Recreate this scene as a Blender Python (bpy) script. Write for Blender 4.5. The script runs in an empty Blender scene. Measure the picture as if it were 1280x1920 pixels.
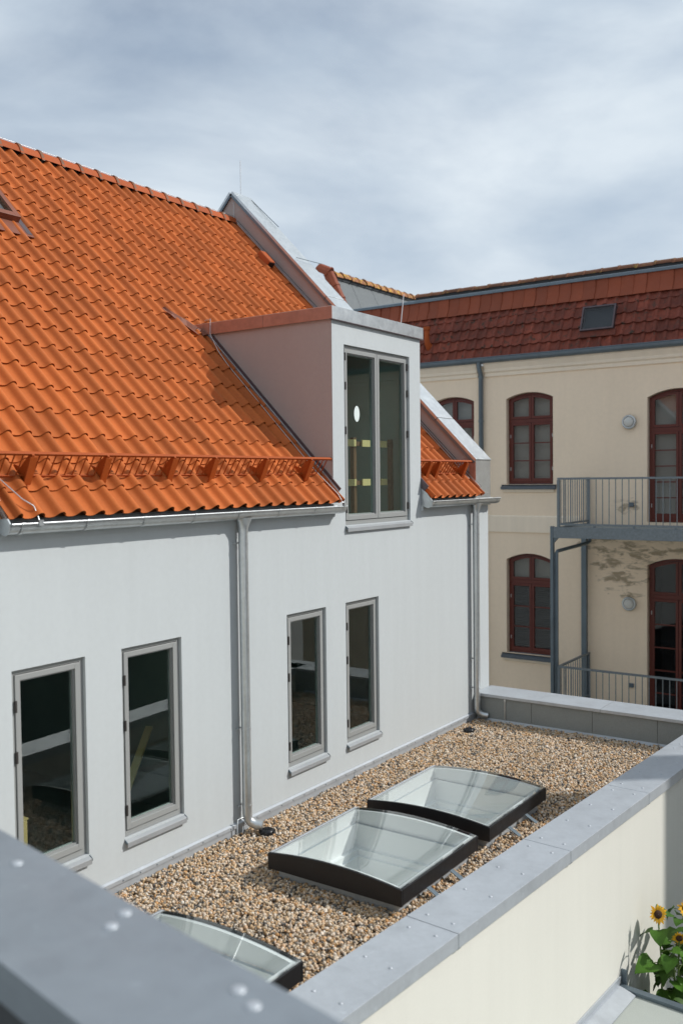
import bpy, bmesh, math, random
import numpy as np
from mathutils import Vector, Matrix, noise
random.seed(7); rng = np.random.default_rng(7)
scene = bpy.context.scene
COL = scene.collection
R = math.radians

# ------------------------------------------------------------------ camera
CAM = Vector((6.142, 0.0, 3.445))
yaw, pitch, roll = R(34.8748), R(-2.1008), R(-0.6502)
F = Vector((-math.sin(yaw)*math.cos(pitch), math.cos(yaw)*math.cos(pitch), math.sin(pitch)))
r0 = Vector((math.cos(yaw), math.sin(yaw), 0)); u0 = r0.cross(F)
RT = r0*math.cos(roll) + u0*math.sin(roll); UP = -r0*math.sin(roll) + u0*math.cos(roll)
cd = bpy.data.cameras.new('camera'); cam = bpy.data.objects.new('camera', cd); COL.objects.link(cam)
cam.matrix_world = Matrix(((RT.x, UP.x, -F.x, CAM.x), (RT.y, UP.y, -F.y, CAM.y), (RT.z, UP.z, -F.z, CAM.z), (0, 0, 0, 1)))
cd.sensor_fit = 'HORIZONTAL'; cd.sensor_width = 24.0; cd.lens = 32.603
cd.clip_start = 0.05; cd.clip_end = 2000
cd.dof.use_dof = True; cd.dof.focus_distance = 11.0; cd.dof.aperture_fstop = 1.4
scene.camera = cam

# ------------------------------------------------------------------ sky and sun
SUN = Vector((1.0, 0.78, 1.0)).normalized()
EL = math.asin(SUN.z); AZ = math.atan2(SUN.x, SUN.y)
world = bpy.data.worlds.new('World'); scene.world = world; world.use_nodes = True
nt = world.node_tree; nt.nodes.clear()
def N(t, **k):
    n = nt.nodes.new(t)
    for a, b in k.items(): setattr(n, a, b)
    return n
out = N('ShaderNodeOutputWorld'); bg = N('ShaderNodeBackground'); bg.inputs['Strength'].default_value = 0.1
sky = N('ShaderNodeTexSky', sky_type='NISHITA', sun_disc=False); sky.sun_elevation = EL; sky.sun_rotation = AZ
sky.air_density = 1.0; sky.dust_density = 1.2; sky.ozone_density = 2.0
tc = N('ShaderNodeTexCoord'); mp = N('ShaderNodeMapping'); mp.inputs['Scale'].default_value = (1.0, 1.0, 2.6); mp.inputs['Rotation'].default_value = (0.25, 0.2, 0.6)
nz = N('ShaderNodeTexNoise'); nz.inputs['Scale'].default_value = 2.0; nz.inputs['Detail'].default_value = 9; nz.inputs['Roughness'].default_value = 0.56; nz.inputs['Distortion'].default_value = 0.25
rp = N('ShaderNodeValToRGB'); rp.color_ramp.elements[0].position = 0.30; rp.color_ramp.elements[0].color = (0.40,)*3 + (1,); rp.color_ramp.elements[1].position = 0.57; rp.color_ramp.elements[1].color = (1, 1, 1, 1)
nz2 = N('ShaderNodeTexNoise'); nz2.inputs['Scale'].default_value = 4.2; nz2.inputs['Detail'].default_value = 6
rp2 = N('ShaderNodeValToRGB'); rp2.color_ramp.elements[0].position = 0.3; rp2.color_ramp.elements[0].color = (5.3, 6.3, 7.4, 1); rp2.color_ramp.elements[1].position = 0.72; rp2.color_ramp.elements[1].color = (7.6, 8.4, 9.1, 1)
mx = N('ShaderNodeMix', data_type='RGBA')
L = nt.links.new
L(tc.outputs['Generated'], mp.inputs['Vector']); L(mp.outputs[0], nz.inputs['Vector']); L(mp.outputs[0], nz2.inputs['Vector'])
L(nz.outputs['Fac'], rp.inputs[0]); L(nz2.outputs['Fac'], rp2.inputs[0])
L(rp.outputs[0], mx.inputs[0]); L(sky.outputs[0], mx.inputs[6]); L(rp2.outputs[0], mx.inputs[7])
L(mx.outputs[2], bg.inputs['Color']); L(bg.outputs[0], out.inputs['Surface'])
sd = bpy.data.lights.new('sun', 'SUN'); sd.energy = 3.6; sd.angle = R(0.55); sd.color = (1.0, 0.965, 0.915)
sun = bpy.data.objects.new('sun', sd); COL.objects.link(sun); sun.rotation_euler = SUN.to_track_quat('Z', 'Y').to_euler(); sun.location = (30, 25, 40)
vs = scene.view_settings; vs.view_transform = 'Standard'; vs.look = 'None'; vs.exposure = 0.0; vs.gamma = 1.0; vs.use_curve_mapping = False
scene.cycles.use_denoising = True
scene.cycles.max_bounces = 10; scene.cycles.diffuse_bounces = 5; scene.cycles.transparent_max_bounces = 16
scene.cycles.caustics_reflective = False; scene.cycles.caustics_refractive = False

# ------------------------------------------------------------------ materials
MATS = {}
def mat(name, col, rough=0.7, metal=0.0, var=0.10, vscale=1.5, fine=0.0, fscale=60, bump=0.0, bscale=80, objvar=0.0, streak=0.0, spec=0.5, extra=None):
    m = bpy.data.materials.new(name); m.use_nodes = True; t = m.node_tree; b = t.nodes['Principled BSDF']
    def NN(ty, **k):
        n = t.nodes.new(ty)
        for a, v in k.items(): setattr(n, a, v)
        return n
    ln = t.links.new
    geo = NN('ShaderNodeNewGeometry'); pos = geo.outputs['Position']
    def noise_val(scale, detail, vec=None, rough_=0.55):
        n = NN('ShaderNodeTexNoise'); n.inputs['Scale'].default_value = scale; n.inputs['Detail'].default_value = detail; n.inputs['Roughness'].default_value = rough_
        ln(vec if vec else pos, n.inputs['Vector']); return n.outputs['Fac']
    def math_(op, a, b_):
        n = NN('ShaderNodeMath', operation=op)
        for i, v in enumerate((a, b_)):
            if isinstance(v, (int, float)): n.inputs[i].default_value = v
            else: ln(v, n.inputs[i])
        return n.outputs[0]
    f = math_('ADD', math_('MULTIPLY', math_('SUBTRACT', noise_val(vscale, 5), 0.5), 2*var*1.6), 1.0)
    if fine: f = math_('ADD', f, math_('MULTIPLY', math_('SUBTRACT', noise_val(fscale, 3), 0.5), 2*fine*1.6))
    if objvar:
        oi = NN('ShaderNodeObjectInfo')
        s = math_('FRACT', math_('ADD', oi.outputs['Random'], geo.outputs['Random Per Island']), 0)
        f = math_('MULTIPLY', f, math_('ADD', math_('MULTIPLY', math_('SUBTRACT', s, 0.5), 2*objvar), 1.0))
    if streak:
        mpn = NN('ShaderNodeMapping'); mpn.inputs['Scale'].default_value = (5, 5, 0.35); ln(pos, mpn.inputs['Vector'])
        f = math_('ADD', f, math_('MULTIPLY', math_('SUBTRACT', noise_val(1.3, 6, mpn.outputs[0]), 0.5), 2*streak*1.6))
    vm = NN('ShaderNodeVectorMath', operation='SCALE'); vm.inputs[0].default_value = col; ln(f, vm.inputs['Scale'])
    cout = vm.outputs[0]
    if extra: cout = extra(t, NN, ln, noise_val, math_, cout, geo)
    ln(cout, b.inputs['Base Color'])
    b.inputs['Metallic'].default_value = metal; b.inputs['Specular IOR Level'].default_value = spec
    rr = math_('ADD', math_('MULTIPLY', math_('SUBTRACT', noise_val(vscale*3, 4), 0.5), 0.25), rough); ln(rr, b.inputs['Roughness'])
    if bump:
        bn = NN('ShaderNodeBump'); bn.inputs['Strength'].default_value = bump; bn.inputs['Distance'].default_value = 0.01
        ln(noise_val(bscale, 4), bn.inputs['Height']); ln(bn.outputs[0], b.inputs['Normal'])
    MATS[name] = m; return m

def glass(name, tint, f0):
    m = bpy.data.materials.new(name); m.use_nodes = True; t = m.node_tree; t.nodes.clear()
    o = t.nodes.new('ShaderNodeOutputMaterial'); tr = t.nodes.new('ShaderNodeBsdfTransparent'); gl = t.nodes.new('ShaderNodeBsdfGlossy'); mix = t.nodes.new('ShaderNodeMixShader')
    tr.inputs[0].default_value = (*tint, 1); gl.inputs['Roughness'].default_value = 0.0; gl.inputs[0].default_value = (1, 1, 1, 1)
    g = t.nodes.new('ShaderNodeNewGeometry'); d = t.nodes.new('ShaderNodeVectorMath'); d.operation = 'DOT_PRODUCT'
    t.links.new(g.outputs['Normal'], d.inputs[0]); t.links.new(g.outputs['Incoming'], d.inputs[1])
    def mth(op, a, b):
        n = t.nodes.new('ShaderNodeMath'); n.operation = op
        for i, v in enumerate((a, b)):
            if v is None: continue
            if isinstance(v, (int, float)): n.inputs[i].default_value = v
            else: t.links.new(v, n.inputs[i])
        return n.outputs[0]
    c = mth('ABSOLUTE', d.outputs['Value'], None); p = mth('POWER', mth('SUBTRACT', 1.0, c), 5.0)
    fac = mth('ADD', mth('MULTIPLY', p, 1-f0), f0)
    nzz = t.nodes.new('ShaderNodeTexNoise'); nzz.inputs['Scale'].default_value = 1.2; nzz.inputs['Detail'].default_value = 1
    bp = t.nodes.new('ShaderNodeBump'); bp.inputs['Strength'].default_value = 0.04; bp.inputs['Distance'].default_value = 0.02
    t.links.new(g.outputs['Position'], nzz.inputs['Vector']); t.links.new(nzz.outputs['Fac'], bp.inputs['Height']); t.links.new(bp.outputs[0], gl.inputs['Normal'])
    t.links.new(fac, mix.inputs[0]); t.links.new(tr.outputs[0], mix.inputs[1]); t.links.new(gl.outputs[0], mix.inputs[2]); t.links.new(mix.outputs[0], o.inputs[0])
    MATS[name] = m; return m

def lichen(c1, amt):
    def ex(t, NN, ln, nv, mt, cout, geo):
        mxn = NN('ShaderNodeMix', data_type='RGBA'); rmp = NN('ShaderNodeMapRange'); rmp.inputs['From Min'].default_value = 0.62-amt; rmp.inputs['From Max'].default_value = 0.72-amt
        ln(nv(9.0, 6), rmp.inputs['Value']); ln(rmp.outputs[0], mxn.inputs[0]); ln(cout, mxn.inputs[6]); mxn.inputs[7].default_value = (*c1, 1); return mxn.outputs[2]
    return ex
def peeled(t, NN, ln, nv, mt, cout, geo):
    # bare plaster patches with a shape of their own beside the balcony door
    sx = NN('ShaderNodeSeparateXYZ'); ln(geo.outputs['Position'], sx.inputs[0])
    mpn = NN('ShaderNodeMapping'); mpn.inputs['Scale'].default_value = (2.0, 1, 5.2); mpn.inputs['Rotation'].default_value = (0, 0.3, 0); ln(geo.outputs['Position'], mpn.inputs['Vector'])
    nn = NN('ShaderNodeTexNoise'); nn.inputs['Scale'].default_value = 1.35; nn.inputs['Detail'].default_value = 12; nn.inputs['Roughness'].default_value = 0.66; nn.inputs['Distortion'].default_value = 0.5
    ln(mpn.outputs[0], nn.inputs['Vector'])
    def blob(cx, cz, rx, rz):
        a = mt('DIVIDE', mt('SUBTRACT', sx.outputs[0], cx), rx); c = mt('DIVIDE', mt('SUBTRACT', sx.outputs[2], cz), rz)
        return mt('SUBTRACT', 1.0, mt('SQRT', mt('ADD', mt('MULTIPLY', a, a), mt('MULTIPLY', c, c)), 0))
    bl = mt('MAXIMUM', mt('MAXIMUM', blob(-0.25, 1.55, 0.85, 0.85), blob(0.9, 1.95, 1.5, 0.42)), mt('MAXIMUM', blob(-0.30, 2.78, 0.36, 0.22), blob(-0.9, 1.95, 0.5, 0.4)))
    v = mt('ADD', nn.outputs['Fac'], mt('MULTIPLY', mt('MINIMUM', bl, 0.35), 0.34))
    mr = NN('ShaderNodeMapRange'); mr.inputs['From Min'].default_value = 0.59; mr.inputs['From Max'].default_value = 0.70; mr.inputs['To Max'].default_value = 0.85; ln(v, mr.inputs['Value'])
    msk = mt('MULTIPLY', mr.outputs[0], mt('GREATER_THAN', bl, 0.0))
    mxn = NN('ShaderNodeMix', data_type='RGBA'); ln(msk, mxn.inputs[0]); ln(cout, mxn.inputs[6]); mxn.inputs[7].default_value = (0.36, 0.29, 0.195, 1)
    return mxn.outputs[2]

def watermarks(t, NN, ln, nv, mt, cout, geo):
    a = NN('ShaderNodeMapRange'); a.inputs['From Min'].default_value = 0.56; a.inputs['From Max'].default_value = 0.63; a.inputs['To Min'].default_value = 1.0; a.inputs['To Max'].default_value = 0.90
    ln(nv(4.5, 8, None, 0.65), a.inputs['Value'])
    b = NN('ShaderNodeMapRange'); b.inputs['From Min'].default_value = 0.66; b.inputs['From Max'].default_value = 0.70; b.inputs['To Min'].default_value = 1.0; b.inputs['To Max'].default_value = 1.10
    ln(nv(14.0, 4), b.inputs['Value'])
    v = NN('ShaderNodeVectorMath', operation='SCALE'); ln(cout, v.inputs[0]); ln(mt('MULTIPLY', a.outputs[0], b.outputs[0]), v.inputs['Scale']); return v.outputs[0]
mat('white_render', (0.525, 0.562, 0.575), 0.9, var=0.02, vscale=0.7, fine=0.022, fscale=18, bump=0.35, bscale=200, streak=0.028, spec=0.2)
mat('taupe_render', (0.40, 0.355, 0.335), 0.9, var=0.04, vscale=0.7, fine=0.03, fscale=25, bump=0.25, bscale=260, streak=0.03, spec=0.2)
mat('cream_render', (0.735, 0.728, 0.665), 0.9, var=0.02, vscale=0.8, fine=0.02, bump=0.25, bscale=220, streak=0.02, spec=0.2)
mat('beige_render', (0.92, 0.765, 0.585), 0.9, var=0.05, vscale=0.5, fine=0.03, fscale=12, bump=0.2, bscale=120, streak=0.025, spec=0.2, extra=peeled)
mat('beige_trim', (0.90, 0.785, 0.63), 0.9, var=0.05, vscale=0.8, streak=0.05, bump=0.2, bscale=120, spec=0.2)
mat('orange_tile', (0.45, 0.118, 0.027), 0.65, var=0.11, vscale=1.6, fine=0.07, fscale=35, bump=0.15, bscale=160, objvar=0.16, spec=0.22)
mat('ridge_tile', (0.37, 0.085, 0.024), 0.7, var=0.12, vscale=4, fine=0.06, objvar=0.1, bump=0.1, spec=0.2)
mat('old_red_tile', (0.185, 0.042, 0.022), 0.75, var=0.35, vscale=2.2, fine=0.28, fscale=14, bump=0.5, bscale=60, objvar=0.28, extra=lichen((0.055, 0.035, 0.022), 0.045))
mat('flare_tile', (0.255, 0.055, 0.018), 0.65, var=0.12, vscale=2.0, fine=0.08, objvar=0.12, bump=0.2)
mat('lichen_tile', (0.30, 0.12, 0.05), 0.85, var=0.3, vscale=6, fine=0.2, objvar=0.2, bump=0.6, bscale=50, extra=lichen((0.52, 0.31, 0.04), 0.11))
mat('moss_tile', (0.17, 0.07, 0.035), 0.9, var=0.35, vscale=6, fine=0.2, objvar=0.2, bump=0.6, bscale=50, extra=lichen((0.28, 0.18, 0.04), 0.03))
mat('zinc', (0.57, 0.60, 0.61), 0.38, 0.85, var=0.12, vscale=6, fine=0.08, fscale=30, bump=0.05, bscale=12)
mat('zinc_coping', (0.47, 0.505, 0.54), 0.5, 0.35, var=0.10, vscale=2.2, fine=0.07, fscale=18, bump=0.06, bscale=6, extra=watermarks)
mat('zinc_coping_dark', (0.25, 0.285, 0.315), 0.5, 0.3, var=0.10, vscale=2.5, fine=0.06, fscale=18, bump=0.06, bscale=6, extra=watermarks)  # darker base tone than the other copings
mat('zinc_sill', (0.36, 0.38, 0.395), 0.5, 0.3, var=0.08, vscale=4)
mat('zinc_dark', (0.15, 0.19, 0.22), 0.45, 0.5, var=0.15, vscale=3)
mat('galvanised', (0.20, 0.235, 0.26), 0.5, 0.55, var=0.2, vscale=22, fine=0.15, fscale=70)
mat('flash_dark', (0.13, 0.10, 0.105), 0.45, 0.6, var=0.2, vscale=6)
mat('zinc_red_reflection', (0.40, 0.215, 0.16), 0.5, 0.35, var=0.2, vscale=5, fine=0.12, fscale=22)  # zinc with the tiles' orange reflection mixed into its colour
mat('painted_flashing', (0.20, 0.062, 0.032), 0.6, var=0.2, vscale=6)
mat('snow_guard_paint', (0.34, 0.068, 0.010), 0.6, 0.0, spec=0.25, var=0.08, vscale=6)
mat('window_grey', (0.295, 0.305, 0.30), 0.5, var=0.03, vscale=3)
mat('hinge_dark', (0.04, 0.035, 0.033), 0.5, var=0.1)
mat('rubber_black', (0.012, 0.013, 0.015), 0.4, var=0.2, spec=0.4)
mat('frame_black', (0.014, 0.014, 0.016), 0.45, var=0.25, vscale=8, spec=0.35)
mat('wood_red', (0.115, 0.021, 0.013), 0.45, var=0.12, vscale=6, fine=0.08, fscale=30)
mat('sill_slate', (0.10, 0.12, 0.14), 0.6, var=0.15, vscale=6)
mat('white_paint', (0.85, 0.86, 0.86), 0.5, var=0.02)
mat('pale_floor', (0.74, 0.74, 0.69), 0.6, var=0.05, vscale=3)
mat('room_dark', (0.30, 0.37, 0.355), 0.9, var=0.25, vscale=1.2)
mat('felt_grey', (0.27, 0.29, 0.285), 0.95, var=0.08, vscale=3, fine=0.25, fscale=130, bump=0.5, bscale=300)
mat('felt_light', (0.17, 0.185, 0.19), 0.95, var=0.07, vscale=2, fine=0.25, fscale=60, bump=0.5, bscale=200)
mat('felt_green', (0.40, 0.43, 0.40), 0.95, var=0.06, vscale=2, fine=0.15, fscale=120, bump=0.4, bscale=300)
mat('timber', (0.62, 0.42, 0.18), 0.7, var=0.15, vscale=4, fine=0.1)
mat('timber_pale', (0.86, 0.64, 0.30), 0.7, var=0.1, vscale=4)
mat('timber_brown', (0.17, 0.075, 0.035), 0.7, var=0.2, vscale=4)
mat('curtain', (0.42, 0.41, 0.39), 0.9, var=0.06, vscale=1)
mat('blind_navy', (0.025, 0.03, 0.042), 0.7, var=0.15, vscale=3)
mat('stem_green', (0.10, 0.16, 0.035), 0.6, var=0.2, vscale=8)
mat('leaf_green', (0.05, 0.125, 0.012), 0.55, spec=0.25, var=0.25, vscale=9, fine=0.15, objvar=0.25)
mat('petal_yellow', (0.80, 0.42, 0.015), 0.6, var=0.15, vscale=12)
mat('seed_brown', (0.05, 0.022, 0.01), 0.9, var=0.3, vscale=40)
mat('paving', (0.44, 0.42, 0.39), 0.9, var=0.15, vscale=0.8, fine=0.12, fscale=8, bump=0.4, bscale=12)
mat('gravel_bed', (0.20, 0.15, 0.10), 0.95, var=0.2, vscale=8, fine=0.3, fscale=40)
mat('slate_render', (0.10, 0.13, 0.125), 0.9, var=0.2, vscale=1)
mat('brick_dark', (0.16, 0.075, 0.05), 0.85, var=0.2, vscale=2, fine=0.2, fscale=12)
mat('asphalt_dark', (0.06, 0.065, 0.07), 0.9, var=0.15)
mat('lamp_glass', (0.62, 0.62, 0.58), 0.25, var=0.05)
mat('sticker', (0.72, 0.80, 0.78), 0.5, var=0.02)
mat('wire', (0.55, 0.55, 0.55), 0.4, 0.8)
glass('glass', (0.86, 0.925, 0.90), 0.042)
glass('glass_grey', (0.86, 0.87, 0.86), 0.032)
glass('glass_clear', (0.95, 0.97, 0.965), 0.035)
def stone_mat():
    m = bpy.data.materials.new('stones'); m.use_nodes = True; t = m.node_tree; b = t.nodes['Principled BSDF']
    a = t.nodes.new('ShaderNodeAttribute'); a.attribute_name = 'tone'
    r = t.nodes.new('ShaderNodeValToRGB'); e = r.color_ramp.elements; r.color_ramp.interpolation = 'LINEAR'
    cols = [(0, (0.05, 0.048, 0.045)), (0.09, (0.13, 0.12, 0.11)), (0.18, (0.27, 0.23, 0.18)), (0.30, (0.46, 0.29, 0.14)), (0.45, (0.56, 0.40, 0.24)), (0.60, (0.55, 0.45, 0.33)), (0.75, (0.60, 0.52, 0.43)), (0.87, (0.52, 0.27, 0.09)), (1.0, (0.74, 0.70, 0.62))]
    e[0].position, e[0].color = 0, (*cols[0][1], 1); e[1].position, e[1].color = 1, (*cols[-1][1], 1)
    for p, c in cols[1:-1]:
        q = e.new(p); q.color = (*c, 1)
    n = t.nodes.new('ShaderNodeTexNoise'); n.inputs['Scale'].default_value = 90; g = t.nodes.new('ShaderNodeNewGeometry'); t.links.new(g.outputs['Position'], n.inputs['Vector'])
    mr = t.nodes.new('ShaderNodeMapRange'); mr.inputs['To Min'].default_value = 0.75; mr.inputs['To Max'].default_value = 1.3; t.links.new(n.outputs['Fac'], mr.inputs['Value'])
    vm = t.nodes.new('ShaderNodeVectorMath'); vm.operation = 'SCALE'; t.links.new(a.outputs['Fac'], r.inputs[0]); t.links.new(r.outputs[0], vm.inputs[0]); t.links.new(mr.outputs[0], vm.inputs['Scale'])
    t.links.new(vm.outputs[0], b.inputs['Base Color']); b.inputs['Roughness'].default_value = 0.6; MATS['stones'] = m
stone_mat()

# ------------------------------------------------------------------ mesh helpers
def V(*a): return Vector(a)
class MB:
    def __init__(s): s.v = []; s.f = []; s.sm = []
    def face(s, pts, smooth=False):
        i = len(s.v); s.v += [tuple(p) for p in pts]; s.f.append(list(range(i, i+len(pts)))); s.sm.append(smooth); return s
    def box(s, x0, x1, y0, y1, z0, z1):
        return s.prism([(x0, y0, z0), (x1, y0, z0), (x1, y1, z0), (x0, y1, z0)], (0, 0, z1-z0))
    def prism(s, pts, ex):
        n = len(pts); i = len(s.v); ex = Vector(ex); pts = [Vector(p) for p in pts]
        s.v += [tuple(p) for p in pts] + [tuple(p+ex) for p in pts]
        s.f.append([i+k for k in range(n)][::-1]); s.f.append([i+n+k for k in range(n)]); s.sm += [False]*2
        for k in range(n): s.f.append([i+k, i+(k+1) % n, i+n+(k+1) % n, i+n+k]); s.sm.append(False)
        return s
    def beam(s, a, b, w, h, up=(0, 0, 1)):
        a, b = Vector(a), Vector(b); d = (b-a).normalized(); sd_ = d.cross(Vector(up)).normalized(); u = sd_.cross(d)
        return s.prism([a-sd_*w/2-u*h/2, a+sd_*w/2-u*h/2, a+sd_*w/2+u*h/2, a-sd_*w/2+u*h/2], b-a)
    def loft(s, rings, closed=True, caps=True, smooth=True):
        i = len(s.v); n = len(rings[0])
        for r in rings: s.v += [tuple(p) for p in r]
        for a in range(len(rings)-1):
            for k in range(n if closed else n-1):
                k2 = (k+1) % n
                s.f.append([i+a*n+k, i+a*n+k2, i+(a+1)*n+k2, i+(a+1)*n+k]); s.sm.append(smooth)
        if caps and closed:
            s.face(list(reversed(rings[0]))); s.face(rings[-1])
        return s
    def tube(s, path, r, n=8, caps=True):
        path = [Vector(p) for p in path]; rs = r if isinstance(r, (list, tuple)) else [r]*len(path); rings = []
        ref = Vector((0.3, 0.2, 0.93))
        for k, p in enumerate(path):
            d = (path[min(k+1, len(path)-1)]-path[max(k-1, 0)]).normalized()
            if abs(d.dot(ref)) > 0.97: ref = Vector((0.95, 0.1, 0.1))
            a = d.cross(ref).normalized(); b = d.cross(a)
            rings.append([p + (a*math.cos(2*math.pi*j/n) + b*math.sin(2*math.pi*j/n))*rs[k] for j in range(n)])
        return s.loft(rings, caps=caps)
    def build(s, name, material, parent=None, bevel=0, matrix=None, kind=None):
        me = bpy.data.meshes.new(name); me.from_pydata(s.v, [], s.f); me.polygons.foreach_set('use_smooth', s.sm)
        bm = bmesh.new(); bm.from_mesh(me); bmesh.ops.remove_doubles(bm, verts=bm.verts, dist=1e-5) if not any(s.sm) else None
        bmesh.ops.recalc_face_normals(bm, faces=bm.faces); bm.to_mesh(me); bm.free()
        me.materials.append(MATS[material])
        o = link(name, me, parent, matrix)
        if bevel:
            b = o.modifiers.new('bevel', 'BEVEL'); b.width = bevel; b.segments = 2; b.limit_method = 'ANGLE'; b.angle_limit = R(40)
        if kind: o['kind'] = kind
        return o
def link(name, me, parent=None, matrix=None):
    o = bpy.data.objects.new(name, me); COL.objects.link(o)
    M = matrix if matrix is not None else Matrix.Identity(4)
    if parent is not None:
        o.parent = parent
        if parent.type == 'EMPTY': M = Matrix.Translation(-parent.location) @ M
        else: M = parent['_mi'] @ M if False else M
    o.matrix_basis = M
    return o
def thing(name, label, cat, loc=(0, 0, 0), group=None):
    o = bpy.data.objects.new(name, None); COL.objects.link(o); o.location = loc; o.empty_display_size = 0.2
    o['label'] = label; o['category'] = cat
    if group: o['group'] = group
    return o
def tag(o, label, cat, group=None):
    o['label'] = label; o['category'] = cat
    if group: o['group'] = group
    return o
def struct(o): o['kind'] = 'structure'; return o
def arc_pts(c, ru, rv, u, v, a0, a1, n):
    c, u, v = Vector(c), Vector(u), Vector(v)
    return [c + u*(ru*math.cos(a0+(a1-a0)*k/n)) + v*(rv*math.sin(a0+(a1-a0)*k/n)) for k in range(n+1)]
def dome_mesh(name, r, h, material, n=10):
    mb = MB(); rings = []
    for k in range(4):
        a = k/4*math.pi/2; rings.append([V(math.cos(2*math.pi*j/n)*r*math.cos(a), math.sin(2*math.pi*j/n)*r*math.cos(a), h*math.sin(a)) for j in range(n)])
    rings.append([V(0, 0, h)]*n); mb.loft(rings, caps=False)
    me = bpy.data.meshes.new(name); me.from_pydata(mb.v, [], mb.f); me.polygons.foreach_set('use_smooth', [True]*len(mb.f)); me.materials.append(MATS[material]); return me
def sheet_with_holes(mb, us, vs_, holes, P):
    # rectangular sheet in (u, v) minus rectangles; P maps (u, v) to a point
    U = sorted(set([us[0], us[1]] + [h[k] for h in holes for k in (0, 1)])); W = sorted(set([vs_[0], vs_[1]] + [h[k] for h in holes for k in (2, 3)]))
    for a, b in zip(U, U[1:]):
        for c, d in zip(W, W[1:]):
            m, n = (a+b)/2, (c+d)/2
            if not (us[0] <= m <= us[1] and vs_[0] <= n <= vs_[1]): continue
            if any(h[0] < m < h[1] and h[2] < n < h[3] for h in holes): continue
            mb.face([P(a, c), P(b, c), P(b, d), P(a, d)])

# ================================================================== ground
g = MB().face([(-300, -300, -3.9), (300, -300, -3.9), (300, 400, -3.9), (-300, 400, -3.9)]).build('ground', 'paving'); struct(g)

# ================================================================== white house
WH = thing('white_house', 'white rendered house with steep orange tiled roof and a boxy dormer', 'house', (0, 8, -0.3))
YL, YG, YE = 2.0, 12.22, 12.65          # left end, gable inner face, gable outer face
D0, D1, DZ = 8.655, 10.65, 5.27         # dormer
E0, E1 = 2.2, 4.195                     # second dormer just outside the picture, on the left
WIN = [(4.352, 5.061), (5.455, 6.182), (7.766, 8.482), (8.876, 9.590)]
WZ0, WZ1 = 0.315, 1.985
DOORS = [(8.895, 10.375, 2.89, 4.996), (E0+0.24, E1-0.275, 2.89, 4.996)]
RV = 0.13                               # reveal depth
wall = MB(); P0 = lambda y, z: (0, y, z)
lowh = [(a, b, WZ0, WZ1) for a, b in WIN] + [(d[0], d[1], d[2], 3.16) for d in DOORS]
sheet_with_holes(wall, (YL, YE), (-0.4, 3.16), lowh, P0)
for (a, b), d in (((D0, D1), DOORS[0]), ((E0, E1), DOORS[1])):
    sheet_with_holes(wall, (a, b), (3.16, DZ), [(d[0], d[1], 3.16, d[3])], P0)
for a, b, c, d in [(a, b, WZ0, WZ1) for a, b in WIN] + DOORS:
    for p, q in (((a, c), (a, d)), ((a, d), (b, d)), ((b, d), (b, c)), ((b, c), (a, c))):
        wall.face([(0, p[0], p[1]), (0, q[0], q[1]), (-RV, q[0], q[1]), (-RV, p[0], p[1])])
wall.face([(0, YE, -0.4), (0, YE, 3.16), (-9.16, YE, 3.16), (-9.16, YE, -4)]); wall.face([(0, YG, 3.16), (0, YE, 3.16), (0, YE, 3.66), (0, YG, 3.66)])
wall.face([(-9.16, YL, -4), (-9.16, YL, 3.2), (-9.16, YE, 3.2), (-9.16, YE, -4)])
wall.face([(0, YL, -4), (0, YL, 3.2), (-4.58, YL, 7.8), (-9.16, YL, 3.2), (-9.16, YL, -4)])
wall.build('wall', 'white_render', WH)
# dark rooms behind the glass
room = MB()
def room_box(mb, x0, x1, y0, y1, z0, z1):
    mb.face([(x0, y0, z0), (x0, y1, z0), (x0, y1, z1), (x0, y0, z1)])
    for a, b in (((y0, z0), (y1, z0)), ((y1, z0), (y1, z1)), ((y1, z1), (y0, z1)), ((y0, z1), (y0, z0))):
        mb.face([(x0, a[0], a[1]), (x1, a[0], a[1]), (x1, b[0], b[1]), (x0, b[0], b[1])])
room_box(room, -3.6, -RV, 3.0, 7.0, -0.1, 2.6); room_box(room, -3.6, -RV, 7.05, 11.5, -0.1, 2.6)
room_box(room, -2.8, -RV, D0+0.1, D1-0.1, 2.75, 5.2); room_box(room, -2.8, -RV, E0+0.1, E1-0.1, 2.75, 5.2)
room.build('room_lining', 'room_dark', WH)
# roof deck under the tiles
SQ = math.sqrt(2.0); RK = 3.265           # deck plane z = RK - x
deck = MB(); PD = lambda s, y: (0.12 - s/SQ, y, RK - (0.12 - s/SQ))
SR = (0.10+4.58)*SQ
sheet_with_holes(deck, (0.03, SR), (YL, YG), [(0.0, (0.12+1.97)*SQ, D0, D1), (0.0, (0.12+1.97)*SQ, E0, E1)], PD)
deck.build('roof_deck', 'timber_brown', WH)
back = MB().face([(-4.58, YL, RK+4.58), (-4.58, YG, RK+4.58), (-9.4, YG, RK-0.24), (-9.4, YL, RK-0.24)]).build('rear_roof_slope', 'orange_tile', WH)
# eave board below tiles
for a, b in ((E1+0.02, D0-0.005), (D1+0.005, YG)):
    MB().box(0.003, 0.028, a, b, 3.0, 3.15).build('eave_board', 'white_render', WH)

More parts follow.
